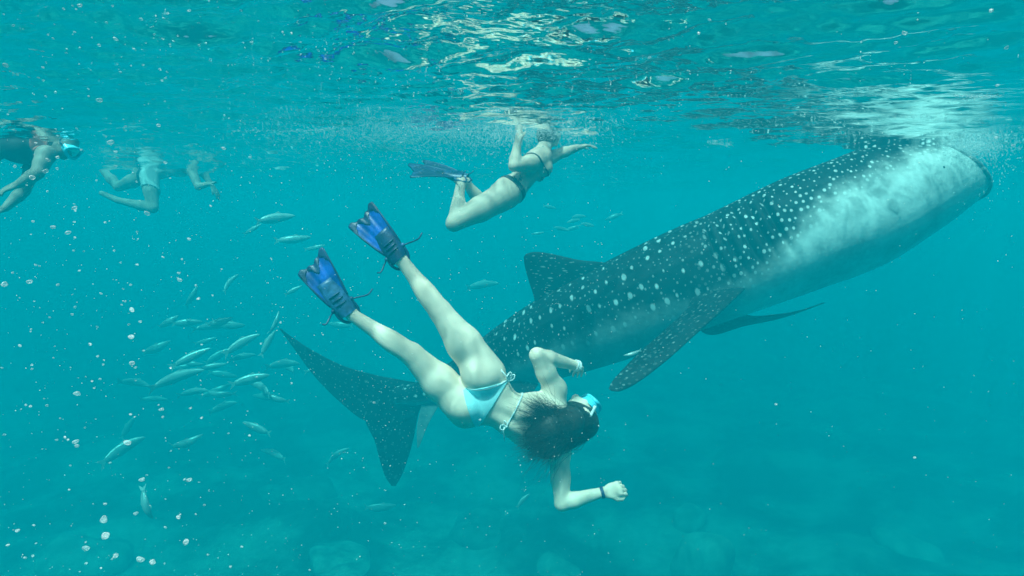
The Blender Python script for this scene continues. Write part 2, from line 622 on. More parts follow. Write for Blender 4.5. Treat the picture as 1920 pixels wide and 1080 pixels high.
def px_hit(bvh, px, py, lift=0.002):
    """point on a body (q metres) seen at a pixel, lifted a little towards the camera"""
    d = Vector(Q(px, py, 1.0)).normalized()
    h = bvh.ray_cast(Vector((0, 0, 0)), d)
    if h[0] is None: return None
    return np.array(h[0] - d * lift)

def cut_patch(V, Fq, planes, keep, off, one=False):
    """piece of a body's skin between planes, lifted off it: cloth that follows the body"""
    bm = bmesh.new()
    cen = V[Fq].mean(1)
    sel = Fq[keep(cen)]
    used, inv = np.unique(sel, return_inverse=True)
    bv = [bm.verts.new(tuple(v)) for v in V[used]]
    for f in inv.reshape(sel.shape):
        try: bm.faces.new([bv[i] for i in f])
        except ValueError: pass
    bm.normal_update()
    for p, n in planes:
        bmesh.ops.bisect_plane(bm, geom=bm.verts[:] + bm.edges[:] + bm.faces[:], plane_co=tuple(p), plane_no=tuple(n), clear_outer=True, dist=1e-6)
    if one:                                   # keep the largest connected piece
        left = set(bm.verts); best = []
        while left:
            st = [left.pop()]; isl = []
            while st:
                v = st.pop(); isl.append(v)
                for e in v.link_edges:
                    o = e.other_vert(v)
                    if o in left: left.discard(o); st.append(o)
            if len(isl) > len(best): best = isl
        bs = set(best)
        bmesh.ops.delete(bm, geom=[v for v in bm.verts if v not in bs], context='VERTS')
    bm.normal_update()
    for v in bm.verts:
        v.co += v.normal * off
    # thickness: a second, inner skin and a rim
    geo = bmesh.ops.solidify(bm, geom=bm.faces[:], thickness=off * 0.9)
    bm.verts.index_update()
    VV = [v.co.copy() for v in bm.verts]; FF = [[v.index for v in f.verts] for f in bm.faces]
    bm.free()
    return np.array(VV), FF

def body_obj(name, V, Fq, mat, parent):
    me = mesh_np(name, q2w(V) - world_loc(parent), Fq)
    return link(name, me, mat, parent)

def frame_from(d, ref):
    d = nrm(d); r = np.asarray(ref, float)
    r = nrm(r - d * (r @ d))
    return d, r, np.cross(d, r)

def add_hand(B, wrist, d, back, side, curl, size=1.0, k=0.008):
    """palm, four unequal bent fingers and a thumb; d wrist->knuckles, back = direction the back of the hand faces,
    side = +1/-1 which side the thumb is on"""
    d, b, s = frame_from(d, back)
    s = s * side
    z = size
    W = np.asarray(wrist, float)
    pc = W + d * 0.045 * z
    B.ell(pc, (d, s, b), (0.052 * z, 0.040 * z, 0.017 * z), 0.015)
    B.ell(W + d * 0.025 * z + s * 0.018 * z - b * 0.006, (d, s, b), (0.035 * z, 0.022 * z, 0.018 * z), 0.012)
    L = (0.040, 0.045, 0.041, 0.032)
    for i in range(4):
        off = (1.5 - i) * 0.0205 * z
        p = W + d * (0.085 - 0.004 * abs(i - 1)) * z + s * off
        ang = R(18 + curl[i] * 0.3)
        pts = [p - d * 0.012 * z]
        rad = [0.0100 * z]
        seg = (L[i], L[i] * 0.68, L[i] * 0.55)
        pos = p; a = R(curl[i] * 0.55)
        pts.append(pos); rad.append(0.0098 * z)
        for j in range(3):
            dv = d * math.cos(a) - b * math.sin(a) + s * (1.5 - i) * 0.05
            pos = pos + nrm(dv) * seg[j] * z
            pts.append(pos); rad.append((0.0090, 0.0083, 0.0068)[j] * z)
            a += R(curl[i] * 0.62)
        B.chain(pts, rad, 0.004)
    t0 = W + d * 0.028 * z + s * 0.028 * z
    t1 = t0 + nrm(d * 0.75 + s * 0.62 - b * 0.25) * 0.038 * z
    t2 = t1 + nrm(d * 0.9 + s * 0.1 - b * 0.40) * 0.030 * z
    t3 = t2 + nrm(d * 0.8 - s * 0.45 - b * 0.40) * 0.024 * z
    B.chain([t0, t1, t2, t3], [0.015 * z, 0.0115 * z, 0.0102 * z, 0.008 * z], 0.006)

def add_head(B, c, fd, crown, k=0.02, z=1.0):
    fd = nrm(fd); crown = nrm(crown - fd * (crown @ fd)); lat = np.cross(fd, crown)
    ax = (lat, fd, crown)
    B.ell(c, ax, (0.076*z, 0.095*z, 0.105*z), k)
    B.ell(c + fd*0.035*z - crown*0.060*z, ax, (0.055*z, 0.058*z, 0.055*z), 0.03)
    B.ell(c + fd*0.075*z - crown*0.105*z, ax, (0.022*z, 0.018*z, 0.016*z), 0.025)
    B.cone(c + fd*0.093*z - crown*0.008*z, c + fd*0.116*z - crown*0.046*z, 0.009*z, 0.013*z, 0.012)
    for s in (-1, 1):
        B.ell(c + fd*0.080*z + lat*s*0.032*z + crown*0.018*z, ax, (0.026*z, 0.013*z, 0.008*z), 0.012)
        B.ell(c + fd*0.094*z + lat*s*0.032*z - crown*0.006*z, ax, (0.016*z, 0.010*z, 0.010*z), 0.012, 'sub')
        B.ell(c - fd*0.002*z + lat*s*0.080*z - crown*0.015*z, ax, (0.009*z, 0.018*z, 0.032*z), 0.006)
        B.ell(c + fd*0.060*z + lat*s*0.040*z - crown*0.045*z, ax, (0.024*z, 0.022*z, 0.022*z), 0.02)
    for dz_, w in ((0.070, 0.020), (0.080, 0.018)):
        B.ell(c + fd*0.090*z - crown*dz_*z, ax, (w*z, 0.009*z, 0.0055*z), 0.006)
    return fd, crown, lat

def add_face_parts(parent, c, fd, crown, lat, z=1.0):
    for s in (-1, 1):
        b = Builder()
        ec = q2w(c + fd*0.083*z + lat*s*0.032*z - crown*0.006*z)
        sphere(b, ec, 0.0115*z, 10, 8)
        e = b.build('eye', M['eye_white'], parent)
        b = Builder()
        sphere(b, q2w(c + fd*0.0905*z + lat*s*0.032*z - crown*0.006*z), 0.0055*z, 8, 6)
        b.build('iris', M['eye_dark'], e)

def sphere(b, c, r, seg=12, ring=8, sq=(1, 1, 1)):
    V = []; Fc = []
    for i in range(ring + 1):
        th = math.pi * i / ring
        for j in range(seg):
            ph = 2 * math.pi * j / seg
            V.append((c[0] + r*sq[0]*math.sin(th)*math.cos(ph), c[1] + r*sq[1]*math.sin(th)*math.sin(ph), c[2] + r*sq[2]*math.cos(th)))
    for i in range(ring):
        for j in range(seg):
            j2 = (j + 1) % seg
            Fc.append((i*seg+j, (i+1)*seg+j, (i+1)*seg+j2, i*seg+j2))
    b.add(V, Fc)

# ------------------------------------------------------------------ swim fins
def swim_fin(parent, heel, toe, tips, facing, mats, width0=0.085, label=None):
    """heel/toe: ends of the foot pocket (q), tips: the two far corners of the blade (q), facing: towards the sole's viewer"""
    heel, toe = np.asarray(heel, float), np.asarray(toe, float)
    t0, t1 = np.asarray(tips[0], float), np.asarray(tips[1], float)
    end = 0.5 * (t0 + t1)
    root = empty('swim_fin', (0, 0, 0)); root.parent = parent
    if label: root['label'] = label
    ax = nrm(end - heel)
    wd = nrm((t1 - t0) - ax * ((t1 - t0) @ ax))
    nn = np.cross(wd, ax)
    if nn @ facing < 0: nn = -nn
    # blade surface
    NU, NV = 26, 30
    a0 = heel + (toe - heel) * 0.45
    w0 = wd * width0 * 0.5
    def edge(v, s):                       # side rails flare outwards towards the tip
        vv = v ** 1.25
        return a0 * (1 - v) + (t1 if s > 0 else t0) * v + s * w0 * (1 - vv)
    def pt(u, v, off=0.0):
        scal = 0.10 * (math.cos(u * math.pi * 1.0) * 0.5 + 0.5) + 0.035 * (0.5 + 0.5 * math.cos(u * math.pi * 4)) - 0.03
        v2 = v * (1 - scal * v ** 3)
        p = edge(v2, -1) * (0.5 - 0.5 * u) + edge(v2, 1) * (0.5 + 0.5 * u)
        ch = 0.003 * math.cos(u * math.pi * 2) * (1 - 0.4 * v) - 0.001 * math.cos(u * math.pi * 5)
        bend = -0.05 * v * v
        return p + nn * (bend + ch + off)
    def sheet(sel, th, lift):
        V = []; Fc = []; keep = {}
        def vid(i, j, sgn):
            key = (i, j, sgn)
            if key not in keep:
                keep[key] = len(V)
                V.append(pt(-1 + 2 * i / NU, j / NV, sgn * (th * 0.5 + lift)))
            return keep[key]
        cells = {(i, j) for i in range(NU) for j in range(NV) if sel(-1 + 2 * (i + 0.5) / NU, (j + 0.5) / NV)}
        for (i, j) in cells:
            Fc.append((vid(i, j, 1), vid(i+1, j, 1), vid(i+1, j+1, 1), vid(i, j+1, 1)))
            Fc.append((vid(i, j, -1), vid(i, j+1, -1), vid(i+1, j+1, -1), vid(i+1, j, -1)))
            for (di, dj, e) in ((-1, 0, ((i, j), (i, j+1))), (1, 0, ((i+1, j+1), (i+1, j))), (0, -1, ((i+1, j), (i, j))), (0, 1, ((i, j+1), (i+1, j+1)))):
                if (i + di, j + dj) not in cells:
                    (p, q), (r_, s_) = e
                    Fc.append((vid(p, q, 1), vid(r_, s_, 1), vid(r_, s_, -1), vid(p, q, -1)))
        return V, Fc
    b = Builder(); V, Fc = sheet(lambda u, v: True, 0.006, 0.0); b.add(q2w(np.array(V)), Fc)
    blade = b.build('blade', mats[0], root)
    def dark(u, v):
        lob = 0.5 + 0.5 * math.cos(u * math.pi * 2.0)     # three lobes: both corners and the middle
        return v > 0.93 - 0.24 * lob
    b = Builder(); V, Fc = sheet(dark, 0.006, 0.0016); b.add(q2w(np.array(V)), Fc)
    b.build('tip_panel', mats[1], blade)
    for s in (-1, 1):
        b = Builder()
        pts = [q2w(pt(s * 1.0, v)) for v in np.linspace(0.0, 0.97, 16)]
        b.tube(pts, list(np.linspace(0.008, 0.004, 16)), 8)
        b.build('side_rail', mats[1], blade)
    # foot pocket: loft of squashed rings, open at the heel
    rings = []
    NR, NS = 12, 16
    for i in range(NR):
        t = i / (NR - 1)
        c = heel + (toe - heel) * t * 1.12
        hw = 0.044 + 0.012 * math.sin(math.pi * min(1, t * 1.1)) ; hh = 0.046 - 0.026 * t
        for k in range(NS):
            a = 2 * math.pi * k / NS
            rings.append(c + wd * math.cos(a) * hw + nn * (math.sin(a) * hh - 0.006 * t))
    Fc = [(i*NS+k, i*NS+(k+1) % NS, (i+1)*NS+(k+1) % NS, (i+1)*NS+k) for i in range(NR-1) for k in range(NS)]
    Fc.append(tuple((NR-1)*NS+k for k in range(NS)))
    b = Builder(); b.add(q2w(np.array(rings)), Fc)
    pocket = b.build('foot_pocket', mats[2], root)
    for t in (0.35, 0.5, 0.65):            # raised grip bars on the sole
        b = Builder()
        c = heel + (toe - heel) * t
        hh = 0.046 - 0.026 * t
        b.tube([q2w(c + wd * x * 0.034 + nn * (hh * math.sqrt(1 - x*x*0.6) + 0.002)) for x in np.linspace(-0.9, 0.9, 9)], 0.0045, 6)
        b.build('grip_bar', mats[1], pocket)
    # heel strap with buckles and its loose ends
    b = Builder()
    back = heel - nrm(toe - heel) * 0.035
    arc = [heel + (toe-heel)*0.30 - wd*0.052, heel - wd*0.052, back - wd*0.030, back + nn * 0.01, back + wd*0.030, heel + wd*0.052, heel + (toe-heel)*0.30 + wd*0.052]
    b.tube(q2w(spline(arc, 28)), 0.008, 8)
    strap = b.build('heel_strap', mats[1], root)
    for s, ln in ((-1, 0.09), (1, 0.13)):
        b = Builder()
        st = heel + (toe - heel) * 0.30 + wd * s * 0.055
        pts = [st, st + wd*s*0.025 - ax*0.01, st + wd*s*(0.03 + ln*0.4) - ax*0.03 + nn*0.02, st + wd*s*ln*0.9 - ax*0.02 + nn*0.015]
        b.tube(q2w(spline(pts, 14)), 0.0045, 6)
        b.build('strap_end', mats[1], strap)
        b = Builder()
        sphere(b, q2w(st), 0.013, 8, 6)
        b.build('buckle', mats[3], strap)
    return root

# ------------------------------------------------------------------ the diver in the middle
def make_diver():
    J = Q
    root = empty('person', Wp(908, 745, 3.5))
    tag(root, 'freediver in pale blue bikini and blue fins swimming downwards, seen from behind', 'person', 'swimmers around the whale shark')
    B = Body((-1.12, 3.15, -1.28), (0.66, 4.05, 0.26), 0.0062)
    yv = np.array([0, -1.0, 0])                       # towards the camera
    pel = J(914, 748, 3.52); waist = J(960, 777, 3.55); chest = J(1012, 790, 3.63); neckb = J(1050, 786, 3.66)
    # pelvis, waist, ribcage
    axd = nrm(waist - pel); lt = nrm(J(944, 696, 3.5) - J(886, 800, 3.54)); lt = nrm(lt - axd * (lt @ axd)); nb = np.cross(axd, lt)
    if nb[1] > 0: nb = -nb                            # back normal, towards the camera
    B.ell(pel, (lt, axd, nb), (0.150, 0.120, 0.092), 0.03)
    B.ell(waist, (lt, axd, nb), (0.118, 0.125, 0.082), 0.05)
    axc = nrm(neckb - waist); lc = nrm(J(1042, 728, 3.64) - J(1046, 852, 3.68)); lc = nrm(lc - axc * (lc @ axc)); nc = np.cross(axc, lc)
    if nc[1] > 0: nc = -nc
    B.ell(chest, (lc, axc, nc), (0.160, 0.165, 0.105), 0.05)
    B.ell(chest - axc*0.07, (lc, axc, nc), (0.138, 0.12, 0.095), 0.05)
    for s in (-1, 1):
        B.ell(chest + lc*s*0.075 + axc*0.035 + nc*0.062, (lc, axc, nc), (0.055, 0.085, 0.035), 0.035)       # shoulder blades
        B.ell(chest + lc*s*0.062 - nc*0.100 - axc*0.03, (lc, axc, nc), (0.065, 0.065, 0.055), 0.03)        # breasts
        B.ell(waist + lt*s*0.035 + nb*0.055, (lt, axd, nb), (0.030, 0.11, 0.035), 0.03)                     # back muscles
    for t in np.linspace(0.15, 0.85, 9):
        c_ = waist + (chest + axc*0.08 - waist) * t + nc * 0.118
        B.ell(c_, (lc, axc, nc), (0.012, 0.03, 0.022), 0.02, 'sub')         # hollow along the spine
    # buttocks
    B.ell(J(900, 704, 3.46), (lt, axd, nb), (0.090, 0.106, 0.092), 0.028)
    B.ell(J(868, 760, 3.48), (lt, axd, nb), (0.090, 0.106, 0.092), 0.016)
    # legs
    hl, kl, al = J(912, 702, 3.52), J(826, 584, 3.46), J(756, 492, 3.44)
    hr, kr, ar = J(874, 766, 3.54), J(772, 664, 3.46), J(662, 592, 3.42)
    for h_, k_, a_ in ((hl, kl, al), (hr, kr, ar)):
        mid = h_ + (k_ - h_) * 0.5
        B.chain([h_, mid, k_], [0.104, 0.090, 0.058], 0.03)
        sd_ = nrm(a_ - k_)
        B.cone(k_, a_, 0.056, 0.033, 0.02)
        nb2 = nrm(yv - sd_ * (yv @ sd_))
        for s in (-1, 1):
            side = np.cross(sd_, nb2) * s
            B.ell(k_ + (a_ - k_) * (0.33 if s > 0 else 0.30) + nb2 * 0.022 + side * 0.016, (sd_, nb2, side), (0.105, 0.040, 0.036), 0.025)
        B.ell(k_ + nb2 * -0.035, (sd_, nb2, np.cross(sd_, nb2)), (0.045, 0.035, 0.045), 0.02)
    # feet (inside the fins)
    for a_, t_ in ((al, J(722, 452, 3.42)), (ar, J(622, 546, 3.40))):
        B.cone(a_, a_ + (t_ - a_) * 0.22, 0.033, 0.034, 0.012)
        B.cone(a_ + (t_ - a_) * 0.2, a_ + (t_ - a_) * 0.8, 0.030, 0.016, 0.015)
    # arms
    sl_, el_, wl_ = J(1040, 730, 3.64), J(1007, 666, 3.57), J(1078, 685, 3.71)
    sr_, er_, wr_ = J(1048, 848, 3.68), J(1054, 944, 3.60), J(1130, 923, 3.60)
    for s_, e_, w_ in ((sl_, el_, wl_), (sr_, er_, wr_)):
        B.ell(s_, np.eye(3), (0.064, 0.064, 0.064), 0.035)
        B.chain([s_, s_ + (e_ - s_) * 0.5, e_], [0.058, 0.053, 0.041], 0.02)
        B.chain([e_, e_ + (w_ - e_) * 0.3, w_], [0.041, 0.043, 0.027], 0.012)
    B.cone(chest + axc * 0.09 + nc * 0.03, sl_, 0.06, 0.05, 0.04)
    B.cone(chest + axc * 0.09 + nc * 0.03, sr_, 0.06, 0.05, 0.04)
    # hands
    add_hand(B, wr_ + nrm(wr_ - er_) * 0.012, np.array([0.92, 0.15, 0.16]), np.array([-0.1, -0.85, 0.45]), 1, (62, 70, 74, 80), 1.02)
    add_hand(B, wl_ + nrm(wl_ - el_) * 0.010, np.array([0.18, 0.95, -0.16]), np.array([0.3, -0.1, 0.9]), -1, (35, 40, 42, 46), 1.0)
    # head and neck
    hc = J(1090, 785, 3.74)
    fd, crown, lat = add_head(B, hc, np.array([0.56, 0.66, 0.46]), np.array([0.75, 0.10, -0.50]), 0.02)
    B.cone(neckb, hc - crown * 0.06 - fd * 0.02, 0.058, 0.052, 0.035)
    V, Fq = B.mesh(3)
    body_obj('body', V, Fq, M['skin'], root)
    bvh = bvh_of(V, Fq)
    add_face_parts(root, hc, fd, crown, lat)

    # bikini bottom: the skin between three cuts, lifted off the body
    def line_plane(a, b, inside):
        """plane through two seen points and the camera's depth direction, keeping the side of `inside`"""
        A, Bp = J(*a, 3.5), J(*b, 3.5)
        e = Bp - A; n = nrm(np.cross(e, np.array([0, 1.0, 0])))
        if (J(*inside, 3.5) - A) @ n > 0: n = -n
        return A, n
    tri = [(870, 728), (952, 713), (893, 806)]; inn = (905, 748)
    pl = [line_plane(tri[0], tri[1], inn), line_plane(tri[1], tri[2], inn), line_plane(tri[2], tri[0], inn)]
    box = lambda c: (np.abs(c[:, 0] - pel[0]) < 0.25) & (np.abs(c[:, 2] - pel[2]) < 0.28)
    vv, ff = cut_patch(V, Fq, pl, box, 0.004)
    bt = link('bikini_bottom', new_mesh('bikini_bottom', q2w(vv) - world_loc(root), ff), M['swimwear_blue'], root)
    # edging cords and the back strap follow the body
    def surf_cord(name, path, r, mat, parent, n=40):
        pts = []
        P = spline([(x, y, 0) for x, y in path], n)
        for x, y, _ in P:
            h = px_hit(bvh, x, y, r * 0.8)
            if h is not None: pts.append(h)
        b = Builder(); b.tube(q2w(np.array(pts)), r, 6)
        return b.build(name, mat, parent)
    surf_cord('edge_cord', [(871, 728), (900, 731), (930, 724), (953, 712)], 0.0040, M['cord_white'], bt)
    surf_cord('edge_cord', [(950, 716), (925, 758), (895, 801)], 0.0024, M['cord_white'], bt)
    surf_cord('edge_cord', [(871, 729), (880, 765), (893, 802)], 0.0024, M['cord_white'], bt)
    strap_pl = [line_plane((983, 734), (943, 805), (1000, 790)), line_plane((985.2, 735), (945.2, 806), (930, 740))]
    tors = lambda c: (np.abs((c - waist) @ axc) < 0.24) & (np.linalg.norm(c - (waist + axc * 0.03), axis=1) < 0.26)
    vv, ff = cut_patch(V, Fq, strap_pl, tors, 0.0045, True)
    st = link('bikini_strap', new_mesh('bikini_strap', q2w(vv) - world_loc(root), ff), M['cord_white'], root)
    # bikini top cups on the far side of the chest
    for s in (-1, 1):
        cc = chest + lc*s*0.062 - nc*0.100 - axc*0.03
        kp = lambda c, cc=cc: (np.linalg.norm(c - cc, axis=1) < 0.085) & (((c - chest) @ nc) < -0.07)
        vv, ff = cut_patch(V, Fq, [(cc + axc*0.055, axc), (cc - axc*0.05, -axc)], kp, 0.004)
        if len(ff): link('bikini_cup', new_mesh('bikini_cup', q2w(vv) - world_loc(root), ff), M['swimwear_blue'], root)
    # bows
    def bow(parent, loops, base_d, r):
        for path in loops:
            pts = [J(x, y, base_d + dz_) for x, y, dz_ in path]
            b = Builder(); b.tube(q2w(spline(pts, 26)), r, 6)
            b.build('bow_cord', M['cord_white'], parent)
    h = px_hit(bvh, 950, 714); d0 = (h[1] if h is not None else 3.42) - 0.006
    bow(bt, [[(951, 714, 0), (952, 703, -.02), (957, 698, -.03), (960, 706, -.02), (953, 714, 0)],
             [(952, 714, 0), (958, 704, -.01), (965, 703, -.02), (963, 711, -.02), (953, 715, 0)],
             [(951, 714, 0), (949, 705, -.02), (941, 696, -.02), (935, 687, .0)],
             [(952, 715, 0), (951, 706, -.03), (955, 701, -.02), (956, 712, -.01)]], d0, 0.0034)
    h = px_hit(bvh, 945, 797); d1 = (h[1] if h is not None else 3.5) - 0.006
    bow(st, [[(946, 797, 0), (939, 798, -.015), (938, 804, -.02), (944, 806, -.015), (948, 800, 0)],
             [(946, 797, 0), (951, 801, -.015), (950, 793, -.015), (946, 789, -.01), (945, 797, 0)],
             [(945, 798, 0), (944, 808, -.004), (945, 820, .01), (946, 826, .03)]], d1, 0.0032)
    # watch on the right wrist, cord bracelet on the left
    def ring(name, c, ax_, r, tr, mat, parent, wide=1.0):
        d, a, b_ = frame_from(ax_, np.array([0.2, 0.3, 0.9]))
        V_ = []; Fc = []; n1, n2 = 28, 8
        for i in range(n1):
            t = 2*math.pi*i/n1; rd = a*math.cos(t) + b_*math.sin(t)
            for j in range(n2):
                u = 2*math.pi*j/n2
                V_.append(c + rd*(r + tr*math.cos(u)) + d*tr*wide*math.sin(u))
        for i in range(n1):
            for j in range(n2):
                Fc.append((i*n2+j, ((i+1) % n1)*n2+j, ((i+1) % n1)*n2+(j+1) % n2, i*n2+(j+1) % n2))
        b = Builder(); b.add(q2w(np.array(V_)), Fc)
        return b.build(name, mat, parent)
    dR = nrm(wr_ - er_)
    ring('wristwatch', wr_ - dR * 0.002, dR, 0.0295, 0.0035, M['strap_dark'], root, 2.6)
    dL = nrm(wl_ - el_)
    for o_ in (-0.004, 0.006, 0.014):
        ring('cord_bracelet', wl_ + dL * (0.006 + o_), dL + np.array([0, 0.5 * o_ * 20, 0]), 0.030, 0.0032, M['cord_white'], root, 1.0)

    # mask
    mk = empty('dive_mask', (0, 0, 0)); mk.parent = root
    mc = hc + fd * 0.108 - crown * 0.012
    def oval(f_off, w, hgt, n=36):
        return [mc + fd * (f_off - 0.035 * (math.cos(t) ** 2)) + lat * math.cos(t) * w + crown * (math.sin(t) * hgt * (1 - 0.18 * math.cos(2*t)))
                for t in np.linspace(0, 2*math.pi, n, endpoint=False)]
    o1 = oval(0.022, 0.084, 0.050); o0 = oval(-0.022, 0.078, 0.060)
    b = Builder(); b.tube(q2w(np.array(o1 + o1[:2])), 0.0105, 8, caps=False); b.build('frame', M['mask_cyan'], mk)
    b = Builder(); n = len(o1)
    b.add(q2w(np.array(o0 + o1)), [(i, (i+1) % n, n+(i+1) % n, n+i) for i in range(n)]); b.build('skirt', M['mask_cyan'], mk)
    b = Builder(); ctr = np.mean(o1, axis=0)
    b.add(q2w(np.array(o1 + [ctr + fd * 0.003])), [(i, (i+1) % n, n) for i in range(n)]); b.build('lens', M['lens'], mk)
    b = Builder()
    stp = [mc + lat*s_*0.086 - fd*0.02 for s_ in (1,)]
    pts = []
    for t in np.linspace(0, math.pi, 26):
        pts.append(hc + lat*math.cos(t)*0.097 - fd*(math.sin(t)*0.118 - 0.055*abs(math.cos(t))) + crown*0.030*math.sin(t))
    b.tube(q2w(np.array(pts)), 0.0055, 6, flat_dir=q2w(crown) - q2w(np.zeros(3)), flat=1.6)
    b.build('strap', M['cord_white'], mk)

    # hair: a cap over the skull, a mass trailing over the shoulders and many loose strands
    H = Body((0.0, 3.35, -1.25), (0.66, 4.0, -0.35), 0.007)
    ax = (lat, fd, crown)
    H.ell(hc - fd*0.012 + crown*0.006, ax, (0.085, 0.100, 0.110), 0.01)
    H.ell(hc - fd*0.035 - crown*0.050, ax, (0.078, 0.080, 0.080), 0.03)
    H.ell(hc + fd*0.105 - crown*0.040, ax, (0.085, 0.062, 0.105), 0.02, 'sub')
    flow = [J(1066, 792, 3.60), J(1028, 802, 3.53), J(1000, 815, 3.50)]
    H.chain(flow, [0.088, 0.082, 0.046], 0.05)
    H.chain([J(1050, 815, 3.60), J(1030, 838, 3.55), J(1018, 848, 3.53)], [0.07, 0.052, 0.03], 0.05)
    HV, HF = H.mesh(2)
    hair = body_obj('hair', HV, HF, M['hair'], root)
    hr_ = np.random.default_rng(21)
    SV = []; SF = []
    back = -fd
    for i in range(4200):
        # root on the back of the skull
        a = hr_.uniform(0, 2*math.pi); c_ = hr_.uniform(-0.15, 1.0); sn = math.sqrt(max(0, 1 - c_*c_))
        dirl = nrm(back * c_ + lat * sn * math.cos(a) + crown * sn * math.sin(a))
        p0 = hc - fd*0.012 + (lat*(dirl@lat)*0.087 + fd*(dirl@fd)*0.100 + crown*(dirl@crown)*0.110)
        if (p0 - hc) @ fd > 0.03: continue
        tx = hr_.normal(1005, 17); ty = hr_.normal(812, 26)
        if hr_.uniform() < 0.10: tx, ty = hr_.normal(995, 22), hr_.normal(772, 12)
        D_ = hr_.normal(3.475, 0.025)
        p3 = J(tx, ty, D_)
        p1 = p0 + (dirl*0.45 + nrm(J(1020, 815, 3.5) - p0)*0.8) * 0.06
        p2 = p0 + (p3 - p0) * 0.62 + np.array([0, -0.045, 0.0]) + hr_.normal(0, 0.014, 3)
        cur = hr_.normal(0, 0.022 if hr_.uniform() < 0.8 else 0.05, 3)
        P = []
        for t in np.linspace(0, 1, 9):
            q = (1-t)**3*p0 + 3*(1-t)**2*t*p1 + 3*(1-t)*t*t*p2 + t**3*p3
            P.append(q + cur * math.sin(t*math.pi*1.5) * t)
        P = np.array(P); r0 = hr_.uniform(0.0008, 0.0018)
        b0 = len(SV)
        for k in range(9):
            t_ = nrm(P[min(k+1, 8)] - P[max(k-1, 0)]); a_ = nrm(np.cross(t_, [0.2, 0.9, 0.3])); c2 = np.cross(t_, a_)
            rr = r0 * (1 - 0.8 * (k/8)**2)
            for m_ in range(3):
                an = 2.094*m_
                SV.append(P[k] + (a_*math.cos(an) + c2*math.sin(an))*rr)
        for k in range(8):
            for m_ in range(3):
                SF.append((b0+k*3+m_, b0+k*3+(m_+1) % 3, b0+(k+1)*3+(m_+1) % 3, b0+(k+1)*3+m_))
    me = mesh_np('loose_strands', q2w(np.array(SV)) - world_loc(root), np.array(SF))
    so = link('loose_strands', me, M['hair'], hair); so['kind'] = 'stuff'

    # fins
    mats = (M['fin_blue'], M['fin_black'], M['fin_grey'], M['fin_black'])
    swim_fin(root, J(655, 588, 3.42), J(612, 535, 3.40), (J(556, 514, 3.36), J(603, 462, 3.38)), yv, mats, 0.10, 'blue blade fin with grey patterned foot pocket')
    mats2 = (M['fin_blue'], M['fin_black'], M['fin_black'], M['fin_grey'])
    swim_fin(root, J(750, 487, 3.44), J(718, 440, 3.43), (J(649, 424, 3.42), J(694, 376, 3.42)), yv, mats2, 0.10, 'blue blade fin with black foot pocket and strap')
make_diver()

